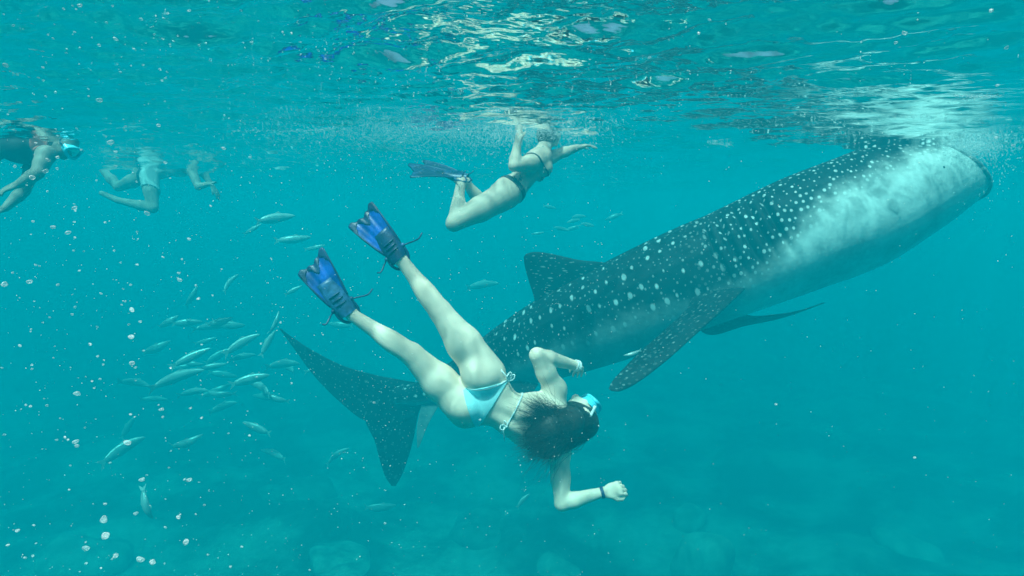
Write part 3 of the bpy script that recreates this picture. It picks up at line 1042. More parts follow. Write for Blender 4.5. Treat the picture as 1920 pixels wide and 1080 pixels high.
# ------------------------------------------------------------------ whale shark
def mat_shark():
    m, nt, out = mat_new('whale_shark_skin')
    uv = node(nt, 'ShaderNodeUVMap'); uv.uv_map = 'skin'
    at = node(nt, 'ShaderNodeAttribute'); at.attribute_name = 'belly'
    ah = node(nt, 'ShaderNodeAttribute'); ah.attribute_name = 'head'
    co = objco(nt)
    p = node(nt, 'ShaderNodeBsdfPrincipled')
    n1 = noise(nt, co, 3.5, 5.0, 0.6); n2 = noise(nt, co, 26.0, 3.0)
    dark = mixc(nt, ramp(nt, n1, 0.3, 0.7), (0.005, 0.009, 0.012), (0.011, 0.017, 0.021))
    # rows of pale spots: larger on the flank, small and dense on the head
    def spots(sx, sy, rnd, r0, r1):
        mp = node(nt, 'ShaderNodeMapping'); mp.inputs['Scale'].default_value = (sx, sy, 1)
        nt.links.new(uv.outputs[0], mp.inputs[0])
        v = node(nt, 'ShaderNodeTexVoronoi'); v.voronoi_dimensions = '2D'; v.inputs['Scale'].default_value = 1.0
        v.inputs['Randomness'].default_value = rnd
        nt.links.new(mp.outputs[0], v.inputs['Vector'])
        sep = node(nt, 'ShaderNodeSeparateColor'); nt.links.new(v.outputs['Color'], sep.inputs[0])
        rad = mth(nt, 'MULTIPLY_ADD', sep.outputs[0], r1 - r0, r0)
        dd = mth(nt, 'SUBTRACT', rad, mth(nt, 'ADD', v.outputs['Distance'], mth(nt, 'MULTIPLY_ADD', n2, 0.10, -0.05)))
        return ramp(nt, dd, -0.04, 0.055)
    big = spots(7.8, 5.0, 0.55, 0.03, 0.165)
    fine = spots(19.0, 15.0, 0.8, 0.0, 0.17)
    asp = node(nt, 'ShaderNodeAttribute'); asp.attribute_name = 'spot'
    big = mth(nt, 'MULTIPLY', big, asp.outputs['Fac'])
    body = mth(nt, 'MAXIMUM', big, mth(nt, 'MULTIPLY', fine, 0.5))
    small = spots(18.0, 15.5, 0.75, 0.05, 0.25)
    mixs = node(nt, 'ShaderNodeMix'); nt.links.new(ah.outputs['Fac'], mixs.inputs[0]); nt.links.new(body, mixs.inputs[2]); nt.links.new(small, mixs.inputs[3])
    sp = mth(nt, 'MULTIPLY', mixs.outputs[0], 0.85)
    col = mixc(nt, sp, dark, (0.52, 0.66, 0.66))
    bl = ramp(nt, mth(nt, 'ADD', at.outputs['Fac'], mth(nt, 'MULTIPLY_ADD', noise(nt, co, 6.0, 5.0, 0.65), 0.9, -0.45)), 0.15, 1.15)
    pale = mixc(nt, ah.outputs['Fac'], (0.26, 0.33, 0.33), (0.68, 0.77, 0.75))      # white throat, its colour raised to stand in for caustic highlights; greyer belly
    mott = ramp(nt, noise(nt, co, 2.3, 4.0, 0.6), 0.42, 0.68, 0.0, 0.5)
    pale = mixc(nt, mott, pale, (0.16, 0.22, 0.23))                 # grey mottling over the white
    col = mixc(nt, bl, col, pale)
    nt.links.new(col, p.inputs['Base Color'])
    p.inputs['Roughness'].default_value = 0.6
    p.inputs['Specular IOR Level'].default_value = 0.12
    b = node(nt, 'ShaderNodeBump'); b.inputs['Strength'].default_value = 0.3; b.inputs['Distance'].default_value = 0.01
    nt.links.new(n2, b.inputs['Height']); nt.links.new(b.outputs[0], p.inputs['Normal'])
    nt.links.new(p.outputs[0], out.inputs[0])
    return m
M['shark'] = mat_shark()
M['lip'] = simple('shark_lip', (0.24, 0.28, 0.28), 0.55, 0.3, 14.0, 0.4, 30.0)
M['mouth'] = simple('mouth_lining', (0.20, 0.20, 0.19), 0.7, 0.3, 8.0)

def skin_layers(me, uv, belly, head, spot=1.0):
    l = me.uv_layers.new(name='skin')
    vi = np.zeros(len(me.loops), np.int32); me.loops.foreach_get('vertex_index', vi)
    l.data.foreach_set('uv', np.ascontiguousarray(uv[vi], np.float32).ravel())
    for nm, arr in (('belly', belly), ('head', head), ('spot', np.full(len(belly), spot))):
        a = me.attributes.new(nm, 'FLOAT', 'POINT')
        a.data.foreach_set('value', np.ascontiguousarray(arr, np.float32))

def smooth01(x, a, b):
    t = np.clip((x - a) / (b - a), 0, 1)
    return t * t * (3 - 2 * t)

def make_shark():
    Q0 = Q
    def Q_(px, py, D): return Q0(px, py, D * 1.18)       # the shark as a whole sits a little deeper in the haze
    # stations from tail stalk to mouth: px, py, depth, silhouette half height px, width/height, roll (belly towards viewer)
    S = [(742, 742, 6.75, 17, 0.75, 0), (790, 737, 6.65, 22, 0.75, 0), (868, 712, 6.45, 38, 0.80, 0), (960, 668, 6.15, 60, 0.85, 2),
         (1060, 624, 5.85, 80, 0.90, 4), (1160, 583, 5.60, 90, 0.92, 6), (1270, 534, 5.42, 95, 0.95, 10), (1390, 485, 5.30, 101, 1.0, 16),
         (1500, 440, 5.24, 106, 1.08, 22), (1610, 398, 5.22, 107, 1.15, 24), (1692, 352, 5.22, 100, 1.12, 24), (1722, 334, 5.22, 93, 1.08, 22),
         (1743, 322, 5.22, 86, 1.02, 20)]
    rows = []
    for px, py, D, hp, wr_, rl in S:
        q = Q_(px, py, D)
        hs = hp * D * 1.18 / F; r = R(rl)
        hh = hs / math.sqrt(math.cos(r) ** 2 + (wr_ * math.sin(r)) ** 2)
        rows.append((*q, hh, hh * wr_, r))
    N, K = 560, 112
    G = spline(rows, N)
    C = G[:, :3]
    s = np.concatenate([[0], np.cumsum(np.linalg.norm(np.diff(C, axis=0), axis=1))]); L = s[-1]
    sn = s / L
    xpx = 960 + C[:, 0] / C[:, 1] * F
    V = np.zeros((N, K, 3)); UV = np.zeros((N, K, 2)); BE = np.zeros((N, K)); HE = np.zeros((N, K))
    th = np.linspace(0, 2 * math.pi, K, endpoint=False)      # 0 = dorsal, pi/2 = flank facing the camera
    gx = [1352, 1378, 1404, 1428, 1450]                      # gill slits
    view = np.array([0, -1.0, 0])
    frames = []
    for i in range(N):
        T = nrm(C[min(i + 1, N - 1)] - C[max(i - 1, 0)])
        up = np.array([0, 0, 1.0]); up = nrm(up - T * (up @ T))
        lt = np.cross(T, up)                                  # towards the viewer or away
        if lt @ view < 0: lt = -lt
        r = G[i, 5]
        dors = up * math.cos(r) - lt * math.sin(r)
        side = lt * math.cos(r) + up * math.sin(r)
        frames.append((T, dors, side))
        hh, hw = G[i, 3], G[i, 4]
        ct, st = np.cos(th), np.sin(th)
        ex = 2.0 + 0.3 * smooth01(sn[i], 0.6, 0.8) * (1 - smooth01(sn[i], 0.85, 1.0))
        rad = (np.abs(ct) ** ex + np.abs(st) ** ex) ** (-1 / ex)
        cy_ = ct * rad; sx_ = st * rad
        # long ridges along the flank
        rid = np.zeros(K)
        for a0, am in ((0.0, 0.018), (0.62, 0.014), (1.05, 0.016), (1.40, 0.014)):
            for sg in (1, -1):
                dth = (th - sg * a0 + math.pi) % (2 * math.pi) - math.pi
                rid += am * np.exp(-(dth / 0.055) ** 2) * smooth01(sn[i], 0.02, 0.2) * (1 - smooth01(sn[i], 0.62, 0.80))
        # gill slits: sharp folds on both flanks
        gl = 0.0
        for g in gx:
            sh = (xpx[i] - g + 7 * np.cos(2 * (np.minimum(th, 2*math.pi - th) - 1.5))) / 4.2
            gl = gl - 0.055 * np.exp(-sh ** 2) + 0.020 * np.exp(-((sh - 2.6) / 2.0) ** 2)
        ta = np.minimum(th, 2 * math.pi - th)
        rid = rid + gl * np.exp(-((ta - 1.45) / 0.55) ** 4)
        # throat pleats and bulge
        rid = rid + 0.0015 * np.sin(th * 34) * smooth01(sn[i], 0.80, 0.95) * smooth01(ta, 1.7, 2.3)
        V[i] = C[i] + np.outer(cy_ * hh + ct * rid, dors) + np.outer(sx_ * hw + st * rid, side)
        UV[i, :, 0] = s[i]; UV[i, :, 1] = ta * (0.5 * (hh + hw) * 0.5 + 0.2)
        bstart = 2.15 - 0.25 * smooth01(sn[i], 0.15, 0.4) * (1 - smooth01(sn[i], 0.5, 0.62)) - 0.78 * smooth01(sn[i], 0.66, 0.86)
        BE[i] = smooth01(ta, bstart - 0.45, bstart + 0.45)
        HE[i] = smooth01(sn[i], 0.60, 0.70)
    # the lips: upper jaw stops short, lower jaw reaches forward
    for i in range(N):
        w = smooth01(sn[i], 0.90, 1.0)
        T, dors, side = frames[i]
        cyv = np.cos(th)
        V[i] += np.outer((-cyv * 0.22 + 0.02) * w, T)
    # close the tail end and fold the mouth inwards
    rings = [V[i] for i in range(N)]; uvr = [UV[i] for i in range(N)]; ber = [BE[i] for i in range(N)]; her = [HE[i] for i in range(N)]
    lip = V[-1].copy(); T, dors, side = frames[-1]
    cen = lip.mean(0)
    flat_vertices = np.concatenate(rings); 
    i, j = np.meshgrid(np.arange(N - 1), np.arange(K), indexing='ij'); j2 = (j + 1) % K
    Fq = np.stack([i*K+j, i*K+j2, (i+1)*K+j2, (i+1)*K+j], -1).reshape(-1, 4)
    base = Wp(1270, 534, 5.42 * 1.18)
    root = empty('whale_shark', base)
    tag(root, 'huge dark whale shark with white spots rising to feed at the surface', 'whale shark')
    me = mesh_np('body', q2w(flat_vertices) - base, Fq)
    skin_layers(me, np.concatenate(uvr), np.concatenate(ber), np.concatenate(her))
    # make normals face out
    bm = bmesh.new(); bm.from_mesh(me); bmesh.ops.recalc_face_normals(bm, faces=bm.faces[:]); bm.to_mesh(me); bm.free()
    body = link('body', me, M['shark'], root)
    # mouth cavity
    b = Builder()
    cav = []
    for t, sc in ((0.0, 0.99), (0.10, 0.90), (0.28, 0.74), (0.5, 0.45), (0.62, 0.08)):
        cav.append(cen + (lip - cen) * sc - T * t)
    P = np.concatenate(cav)
    b.add(q2w(P), [(r*K+k, (r+1)*K+k, (r+1)*K+(k+1) % K, r*K+(k+1) % K) for r in range(4) for k in range(K)])
    b.build('mouth', M['mouth'], root)
    # lips: fat rolled rims, upper and lower
    for nm, sel in (('upper_lip', [k % K for k in range(-29, 30)]), ('lower_lip', [k % K for k in range(28, K - 27)])):
        b = Builder()
        pts = lip[sel]
        n = len(pts)
        rr = 0.024 * (0.5 + 0.5 * np.sin(np.linspace(0, math.pi, n)) ** 0.5)
        b.tube(q2w(pts), list(rr), 10)
        b.build(nm, M['lip'], root)
    # eyes
    for sg in (1, -1):
        i0 = int(N * 0.957)
        T0, d0, s0 = frames[i0]
        k0 = int(K * (1.95 / (2*math.pi))); k0 = k0 if sg > 0 else K - k0
        b = Builder(); sphere(b, q2w(V[i0, k0] - (V[i0, k0] - C[i0]) * 0.03), 0.019, 14, 10)
        e = b.build('eye', M['eye_dark'], root)
    # ---- fins: leading and trailing edge polylines
    def fin(name, le, te, tmax, spots_head=0.0, pale=0.0, spot=0.12, NS=60, NC=18):
        Lq = spline([Q_(*p) for p in le], NS); Tq = spline([Q_(*p) for p in te], NS)
        up_ = []; 
        V_ = []; U_ = []; Bv = []
        c = (1 - np.cos(np.linspace(0, math.pi, NC))) / 2
        prof = 2.6 * (np.sqrt(c) * 0.5 - 0.1 * c - 0.55 * c ** 2 + 0.15 * c ** 3)
        prof = np.clip(prof, 0, None); prof[-1] = 0; prof[0] = 0
        arc = 0
        for i in range(NS):
            ch = Tq[i] - Lq[i]
            spn = (Lq[min(i+1, NS-1)] + Tq[min(i+1, NS-1)] - Lq[max(i-1, 0)] - Tq[max(i-1, 0)]) / 2
            nn = nrm(np.cross(ch, spn))
            t = i / (NS - 1)
            cl = np.linalg.norm(ch)
            th_ = min(tmax * (1 - 0.75 * t), cl * 0.4)
            if i: arc += np.linalg.norm((Lq[i] + Tq[i] - Lq[i-1] - Tq[i-1]) / 2)
            for sg in (1, -1):
                for j in range(NC):
                    V_.append(Lq[i] + ch * c[j] + nn * sg * prof[j] * th_ * 0.5)
                    U_.append((cl * c[j] + 3.3 * (sg < 0) + i * 0, arc + 7.7))
                    Bv.append(pale)
        W2 = 2 * NC
        Fc = []
        for i in range(NS - 1):
            for j in range(NC - 1):
                Fc.append((i*W2+j, i*W2+j+1, (i+1)*W2+j+1, (i+1)*W2+j))
                Fc.append((i*W2+NC+j+1, i*W2+NC+j, (i+1)*W2+NC+j, (i+1)*W2+NC+j+1))
        Fc = np.array(Fc)
        me = mesh_np(name, q2w(np.array(V_)) - base, Fc)
        skin_layers(me, np.array(U_), np.array(Bv), np.full(len(V_), spots_head), spot)
        bm = bmesh.new(); bm.from_mesh(me); bmesh.ops.remove_doubles(bm, verts=bm.verts[:], dist=0.0006); bmesh.ops.recalc_face_normals(bm, faces=bm.faces[:]); bm.to_mesh(me); bm.free()
        return link(name, me, M['shark'], root)
    # near pectoral fin, sweeping down and back towards the viewer
    fin('pectoral_fin',
        [(1420, 520, 5.05), (1372, 566, 4.84), (1310, 622, 4.70), (1250, 676, 4.60), (1195, 718, 4.54), (1162, 734, 4.50), (1147, 733, 4.49)],
        [(1300, 520, 5.15), (1292, 572, 4.98), (1250, 615, 4.86), (1205, 655, 4.75), (1168, 692, 4.62), (1147, 716, 4.54), (1141, 729, 4.50)], 0.13, 0.12, 0, 0.0)
    # far pectoral fin, seen nearly edge-on under the throat
    fin('pectoral_fin',
        [(1360, 560, 5.75), (1400, 590, 6.0), (1450, 590, 6.3), (1500, 582, 6.55), (1546, 567, 6.8)],
        [(1290, 595, 5.95), (1330, 628, 6.3), (1395, 612, 6.6), (1465, 597, 6.75), (1544, 569, 6.9)], 0.10)
    # dorsal fin leaning back
    fin('dorsal_fin',
        [(1190, 505, 5.60), (1140, 493, 5.68), (1085, 487, 5.75), (1035, 476, 5.83), (1003, 472, 5.88), (986, 476, 5.90)],
        [(1000, 625, 6.0), (1003, 592, 5.98), (1002, 562, 5.95), (992, 528, 5.94), (984, 500, 5.92), (982, 482, 5.90)], 0.15, 0, 0, 0.7)
    # second dorsal fin, small, on the tail stalk
    fin('second_dorsal_fin', [(905, 680, 6.33), (880, 660, 6.38), (862, 650, 6.42)], [(850, 706, 6.48), (852, 680, 6.47), (858, 652, 6.43)], 0.06)
    # anal fin, pale
    fin('anal_fin', [(836, 740, 6.52), (806, 790, 6.56), (786, 838, 6.62)], [(792, 752, 6.62), (782, 800, 6.62), (782, 840, 6.64)], 0.05, 0, 0.75)
    # tail: tall upper lobe and shorter lower lobe
    fin('tail_upper_lobe',
        [(812, 722, 6.62), (752, 712, 6.78), (700, 702, 6.88), (640, 684, 7.02), (585, 656, 7.15), (545, 630, 7.26), (524, 614, 7.32)],
        [(790, 768, 6.66), (735, 800, 6.80), (686, 790, 6.90), (642, 758, 7.03), (590, 706, 7.16), (547, 648, 7.27), (524, 617, 7.32)], 0.15)
    fin('tail_lower_lobe',
        [(798, 730, 6.64), (784, 778, 6.72), (776, 820, 6.80), (766, 856, 6.88), (754, 890, 6.94), (742, 911, 6.98)],
        [(690, 730, 6.86), (684, 784, 6.88), (702, 826, 6.90), (712, 862, 6.93), (722, 893, 6.96), (734, 911, 6.98)], 0.13)
    # pelvic fin
    fin('pelvic_fin', [(1010, 720, 5.85), (985, 755, 5.75), (962, 785, 5.68)], [(950, 715, 6.0), (950, 750, 5.85), (955, 783, 5.70)], 0.05)
    return root
make_shark()

# ------------------------------------------------------------------ the second swimmer, knees bent, by the surface
def eyes_hair(root, hc, fd, crown, lat, lo, hi, h, extra=None):
    H = Body(lo, hi, h)
    H.ell(hc - fd*0.012 + crown*0.008, (lat, fd, crown), (0.088, 0.103, 0.113), 0.01)
    H.ell(hc - fd*0.035 - crown*0.055, (lat, fd, crown), (0.075, 0.075, 0.08), 0.03)
    H.ell(hc + fd*0.105 - crown*0.045, (lat, fd, crown), (0.085, 0.062, 0.105), 0.02, 'sub')
    if extra: extra(H)
    V, Fq = H.mesh(2)
    return body_obj('hair', V, Fq, M['hair'], root)

def make_second():
    J = lambda px, py, D_: Q(px, py, D_ * 1.08)
    root = empty('person', Wp(962, 352, 5.18))
    tag(root, 'swimmer in black string bikini with knees drawn up, arms at the surface', 'person', 'swimmers around the whale shark')
    B = Body((-0.85, 4.6, 0.30), (0.85, 5.9, 1.50), 0.009); B.rs = 1.06
    yv = np.array([0, -1.0, 0])
    pel = J(958, 358, 4.80); waist = J(981, 334, 4.84); chest = J(1003, 307, 4.90); neck = J(1019, 283, 4.96)
    ax = nrm(waist - pel); lt = nrm(np.array([0.45, -0.75, 0.30])); lt = nrm(lt - ax * (lt @ ax)); nb = np.cross(ax, lt)
    if nb[2] < 0: nb = -nb
    B.ell(pel, (lt, ax, nb), (0.155, 0.125, 0.105), 0.03)
    B.ell(waist, (lt, ax, nb), (0.120, 0.12, 0.085), 0.05)
    B.ell(chest, (lt, ax, nb), (0.150, 0.150, 0.100), 0.05)
    for s in (-1, 1):
        B.ell(chest + lt*s*0.07 - nb*0.085, (lt, ax, nb), (0.06, 0.06, 0.05), 0.03)
        B.ell(pel + lt*s*0.07 + nb*0.045 - ax*0.05, (lt, ax, nb), (0.09, 0.10, 0.085), 0.025)
    h1, k1, a1 = J(948, 366, 4.70), J(851, 419, 4.60), J(865, 340, 4.72)
    h2, k2, a2 = J(962, 352, 4.92), J(905, 390, 5.12), J(874, 341, 4.98)
    for h_, k_, a_ in ((h1, k1, a1), (h2, k2, a2)):
        B.chain([h_, h_ + (k_ - h_)*0.5, k_], [0.105, 0.088, 0.058], 0.03)
        B.cone(k_, a_, 0.052, 0.034, 0.02)
        sd_ = nrm(a_ - k_); bk = nrm((h_ - k_) - sd_ * ((h_ - k_) @ sd_))
        B.ell(k_ + (a_ - k_)*0.33 + bk*0.02, (sd_, bk, np.cross(sd_, bk)), (0.11, 0.045, 0.048), 0.025)
    f1, f2 = J(838, 325, 4.74), J(846, 325, 4.98)
    for a_, t_ in ((a1, f1), (a2, f2)):
        B.cone(a_, a_ + (t_ - a_)*0.22, 0.034, 0.034, 0.012); B.cone(a_ + (t_ - a_)*0.2, a_ + (t_ - a_)*0.8, 0.030, 0.016, 0.015)
    s1, e1, w1 = J(994, 306, 4.72), J(964, 311, 4.62), J(970, 271, 4.68)
    s2, e2, w2 = J(1021, 300, 5.04), J(1050, 288, 5.10), J(1082, 277, 5.12)
    for s_, e_, w_ in ((s1, e1, w1), (s2, e2, w2)):
        B.ell(s_, np.eye(3), (0.062,)*3, 0.035)
        B.chain([s_, s_ + (e_-s_)*.5, e_], [0.055, 0.050, 0.040], 0.02)
        B.chain([e_, e_ + (w_-e_)*.3, w_], [0.041, 0.042, 0.028], 0.012)
        B.cone(chest + ax*0.08, s_, 0.06, 0.05, 0.04)
    add_hand(B, w1, np.array([0.1, 0.1, 0.9]), np.array([-0.8, -0.5, 0.1]), 1, (20, 22, 26, 30))
    add_hand(B, w2, np.array([0.95, 0.1, 0.25]), np.array([-0.2, -0.2, 0.9]), -1, (22, 26, 30, 34))
    hc = neck + np.array([0.045, 0.05, 0.175])
    fd, crown, lat = add_head(B, hc, np.array([0.65, 0.70, 0.10]), np.array([0.0, 0.0, 1.0]), 0.02)
    B.cone(neck - ax*0.03, hc - crown*0.06, 0.056, 0.052, 0.035)
    V, Fq = B.mesh(3)
    body_obj('body', V, Fq, M['skin_tan'], root)
    add_face_parts(root, hc, fd, crown, lat)
    eyes_hair(root, hc, fd, crown, lat, hc - 0.2, hc + 0.2, 0.009)
    # bikini: band round the hips and a thin strap round the chest
    near = lambda c0, r: (lambda c: np.linalg.norm(c - c0, axis=1) < r)
    hip = pel + ax * 0.012
    vv, ff = cut_patch(V, Fq, [(hip + ax*0.018, ax), (hip - ax*0.020, -ax)], lambda c: (np.linalg.norm(c - hip, axis=1) < 0.20), 0.006)
    bt = link('bikini_bottom', new_mesh('bikini_bottom', q2w(vv) - world_loc(root), ff), M['swimwear_black'], root)
    vv, ff = cut_patch(V, Fq, [(chest - ax*0.02, ax), (chest - ax*0.034, -ax)], near(chest, 0.22), 0.006, True)
    link('bikini_strap', new_mesh('bikini_strap', q2w(vv) - world_loc(root), ff), M['swimwear_black'], root)
    # side bow
    kn = hip + (-lt if (-lt)[1] < 0 else lt) * 0.155
    for k, (dx, dz) in enumerate(((-0.03, 0.05), (0.035, -0.05), (-0.045, -0.035), (0.02, 0.055))):
        b = Builder()
        p = kn + np.array([0, -0.01, 0])
        b.tube(q2w(spline([p, p + np.array([dx*.6, -.02, dz*.9]), p + np.array([dx*1.2, -.015, dz*.5]), p + np.array([dx*.8, -.01, dz*1.3])], 14)), 0.005, 6)
        b.build('bow_cord', M['swimwear_black'], bt)
    mats = (M['fin_blue2'], M['fin_black'], M['fin_black'], M['fin_grey'])
    swim_fin(root, J(866, 336, 4.73), J(836, 324, 4.76), (J(772, 322, 4.62), J(768, 296, 4.88)), np.array([0, -0.5, 0.8]), mats, 0.10)
    swim_fin(root, J(875, 336, 4.99), J(848, 322, 5.02), (J(792, 312, 4.95), J(796, 290, 5.15)), np.array([0, -0.5, 0.8]), mats, 0.10)
M['fin_blue2'] = simple('navy_fin_blade', (0.006, 0.018, 0.07), 0.4, 0.3, 14.0)
make_second()

# ------------------------------------------------------------------ faint swimmer in a pale shirt, far left
def make_third():
    J = lambda px, py, D_: Q(px, py, D_ * 1.13)
    D = 8.2
    root = empty('person', Wp(300, 318, D * 1.13))
    tag(root, 'faint distant swimmer in pale shirt floating at the surface at left', 'person', 'swimmers around the whale shark')
    B = Body(J(150, 430, D) - np.array([0, 0.8, 0.0]), J(430, 240, D) + np.array([0, 0.9, 0]), 0.013); B.rs = 1.12
    chest = J(342, 312, 8.15); waist = J(305, 318, 8.2); pel = J(280, 326, 8.22)
    ax = nrm(chest - pel); lt = nrm(np.array([0.1, -0.9, -0.35])); lt = nrm(lt - ax*(lt@ax)); nb = np.cross(ax, lt)
    B.ell(pel, (lt, ax, nb), (0.16, 0.13, 0.11), 0.04); B.ell(waist, (lt, ax, nb), (0.14, 0.14, 0.10), 0.05); B.ell(chest, (lt, ax, nb), (0.17, 0.17, 0.115), 0.05)
    legs = ((J(280, 330, 8.05), J(287, 390, 7.9), J(222, 376, 8.0), J(190, 362, 8.05)), (J(272, 330, 8.4), J(222, 350, 8.55), J(186, 312, 8.6), J(176, 290, 8.65)))
    for h_, k_, a_, t_ in legs:
        B.chain([h_, h_ + (k_-h_)*.5, k_], [0.10, 0.085, 0.06], 0.03); B.chain([k_, k_ + (a_-k_)*.35, a_], [0.056, 0.060, 0.036], 0.03)
        B.chain([a_, t_], [0.04, 0.03], 0.02)
    arms = ((J(358, 316, 8.0), J(372, 350, 7.9), J(392, 345, 7.85)), (J(358, 306, 8.4), J(385, 330, 8.5), J(400, 352, 8.5)))
    for s_, e_, w_ in arms:
        B.chain([s_, e_], [0.062, 0.045], 0.03); B.chain([e_, w_], [0.044, 0.03], 0.015)
        add_hand(B, w_, nrm(w_ - e_), np.array([0.1, -0.3, 0.9]), 1, (20, 22, 24, 28), 1.1)
    hc = J(378, 292, 8.15)
    fd, crown, lat = add_head(B, hc, np.array([0.55, 0.1, -0.8]), np.array([0.8, 0.0, 0.5]), 0.02)
    B.cone(chest + ax*0.12, hc - crown*0.05, 0.062, 0.055, 0.04)
    V, Fq = B.mesh(2)
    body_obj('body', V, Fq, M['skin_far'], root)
    add_face_parts(root, hc, fd, crown, lat)
    eyes_hair(root, hc, fd, crown, lat, hc - 0.22, hc + 0.22, 0.012)
    vv, ff = cut_patch(V, Fq, [(chest + ax*0.16, ax), (pel + ax*0.02, -ax)], lambda c: np.linalg.norm(c - waist, axis=1) < 0.42, 0.012)
    link('shirt', new_mesh('shirt', q2w(vv) - world_loc(root), ff), M['cloth_pale'], root)
    vv, ff = cut_patch(V, Fq, [(pel + ax*0.02, ax), (pel - ax*0.10, -ax)], lambda c: np.linalg.norm(c - pel, axis=1) < 0.24, 0.010)
    link('swim_shorts', new_mesh('swim_shorts', q2w(vv) - world_loc(root), ff), M['swimwear_black'], root)
make_third()

# ------------------------------------------------------------------ swimmer in dark top at the left edge
def make_fourth():
    J = lambda px, py, D_: Q(px, py + 6, D_ * 1.14)
    D = 5.0
    root = empty('person', Wp(40, 281, D * 1.14))
    tag(root, 'swimmer in dark top with red panel and bright blue mask at left edge', 'person', 'swimmers around the whale shark')
    B = Body(J(-330, 450, D) - np.array([0, 0.9, 0]), J(220, 180, D) + np.array([0, 0.9, 0]), 0.011); B.rs = 1.12
    chest = J(52, 268, 5.0); waist = J(-30, 272, 5.05); pel = J(-75, 278, 5.08)
    ax = nrm(chest - pel); lt = nrm(np.array([0.1, -0.92, -0.25])); lt = nrm(lt - ax*(lt@ax)); nb = np.cross(ax, lt)
    B.ell(pel, (lt, ax, nb), (0.165, 0.13, 0.12), 0.04); B.ell(waist, (lt, ax, nb), (0.145, 0.15, 0.11), 0.05); B.ell(chest, (lt, ax, nb), (0.175, 0.19, 0.125), 0.05)
    for h_, k_, a_, t_ in ((J(-90, 285, 4.95), J(-190, 300, 4.9), J(-280, 290, 4.95), J(-315, 285, 4.95)), (J(-90, 280, 5.2), J(-190, 320, 5.25), J(-280, 330, 5.3), J(-315, 335, 5.3))):
        B.chain([h_, h_ + (k_-h_)*.5, k_], [0.105, 0.088, 0.06], 0.03); B.chain([k_, k_ + (a_-k_)*.35, a_], [0.056, 0.060, 0.036], 0.03); B.chain([a_, t_], [0.04, 0.03], 0.02)
    arms = ((J(86, 284, 4.84), J(70, 318, 4.76), J(34, 340, 4.72), np.array([-0.9, -0.1, -0.35])), (J(74, 282, 5.16), J(44, 352, 5.12), J(10, 384, 5.02), np.array([-0.75, -0.3, -0.45])))
    for s_, e_, w_, d_ in arms:
        B.ell(s_, np.eye(3), (0.07,)*3, 0.035)
        B.chain([s_, s_ + (e_-s_)*.5, e_], [0.062, 0.055, 0.045], 0.02); B.chain([e_, e_ + (w_-e_)*.3, w_], [0.045, 0.046, 0.030], 0.012)
        add_hand(B, w_, d_, np.array([-0.2, -0.6, 0.6]), 1, (18, 20, 24, 28), 1.08)
    hc = J(122, 262, 4.98)
    fd, crown, lat = add_head(B, hc, np.array([0.72, -0.05, -0.62]), np.array([0.7, 0.0, 0.7]), 0.02)
    B.cone(chest + ax*0.12, hc - crown*0.05, 0.065, 0.056, 0.04)
    V, Fq = B.mesh(2)
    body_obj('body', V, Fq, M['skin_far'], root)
    add_face_parts(root, hc, fd, crown, lat)
    eyes_hair(root, hc, fd, crown, lat, hc - 0.22, hc + 0.22, 0.010)
    vv, ff = cut_patch(V, Fq, [(chest + ax*0.235, ax), (pel + ax*0.0, -ax)], lambda c: (c[:, 2] > J(0, 306, 5)[2]) & (np.linalg.norm(c - hc, axis=1) > 0.17), 0.012)
    top = link('rash_guard', new_mesh('rash_guard', q2w(vv) - world_loc(root), ff), M['cloth_dark'], root)
    pc = J(66, 268, 4.86)
    vv, ff = cut_patch(V, Fq, [(pc + ax*0.055, ax), (pc - ax*0.05, -ax), (pc + np.array([0, 0, 0.10]), np.array([0, 0, 1.0])), (pc - np.array([0, 0, 0.07]), np.array([0.4, 0, -1.0]))],
                       lambda c: (np.abs((c - pc) @ ax) < 0.15) & (c[:, 1] < 5.75), 0.017)
    if len(ff): link('red_panel', new_mesh('red_panel', q2w(vv) - world_loc(root), ff), M['cloth_red'], top)
    vv, ff = cut_patch(V, Fq, [(pel + ax*0.0, ax), (pel - ax*0.25, -ax)], lambda c: np.linalg.norm(c - pel, axis=1) < 0.4, 0.012)
    link('swim_shorts', new_mesh('swim_shorts', q2w(vv) - world_loc(root), ff), M['cloth_dark'], root)
    mk = empty('dive_mask', (0, 0, 0)); mk.parent = root
    mc = hc + fd*0.11 - crown*0.01
    o1 = [mc + fd*(0.022 - 0.03*math.cos(t)**2) + lat*math.cos(t)*0.084 + crown*math.sin(t)*0.05 for t in np.linspace(0, 2*math.pi, 32, endpoint=False)]
    o0 = [mc + fd*(-0.03 - 0.03*math.cos(t)**2) + lat*math.cos(t)*0.078 + crown*math.sin(t)*0.06 for t in np.linspace(0, 2*math.pi, 32, endpoint=False)]
    b = Builder(); b.tube(q2w(np.array(o1 + o1[:2])), 0.014, 8, caps=False); b.build('frame', M['mask_cyan'], mk)
    n = 32
    b = Builder(); b.add(q2w(np.array(o0 + o1)), [(i, (i+1) % n, n+(i+1) % n, n+i) for i in range(n)]); b.build('skirt', M['mask_cyan'], mk)
    b = Builder(); b.add(q2w(np.array(o1 + [np.mean(o1, axis=0)])), [(i, (i+1) % n, n) for i in range(n)]); b.build('lens', M['lens'], mk)
    b = Builder()
    b.tube(q2w(np.array([hc + lat*math.cos(t)*0.097 - fd*(math.sin(t)*0.115 - 0.055*abs(math.cos(t))) + crown*0.02*math.sin(t) for t in np.linspace(0, math.pi, 24)])), 0.007, 6)
    b.build('strap', M['strap_dark'], mk)
make_fourth()

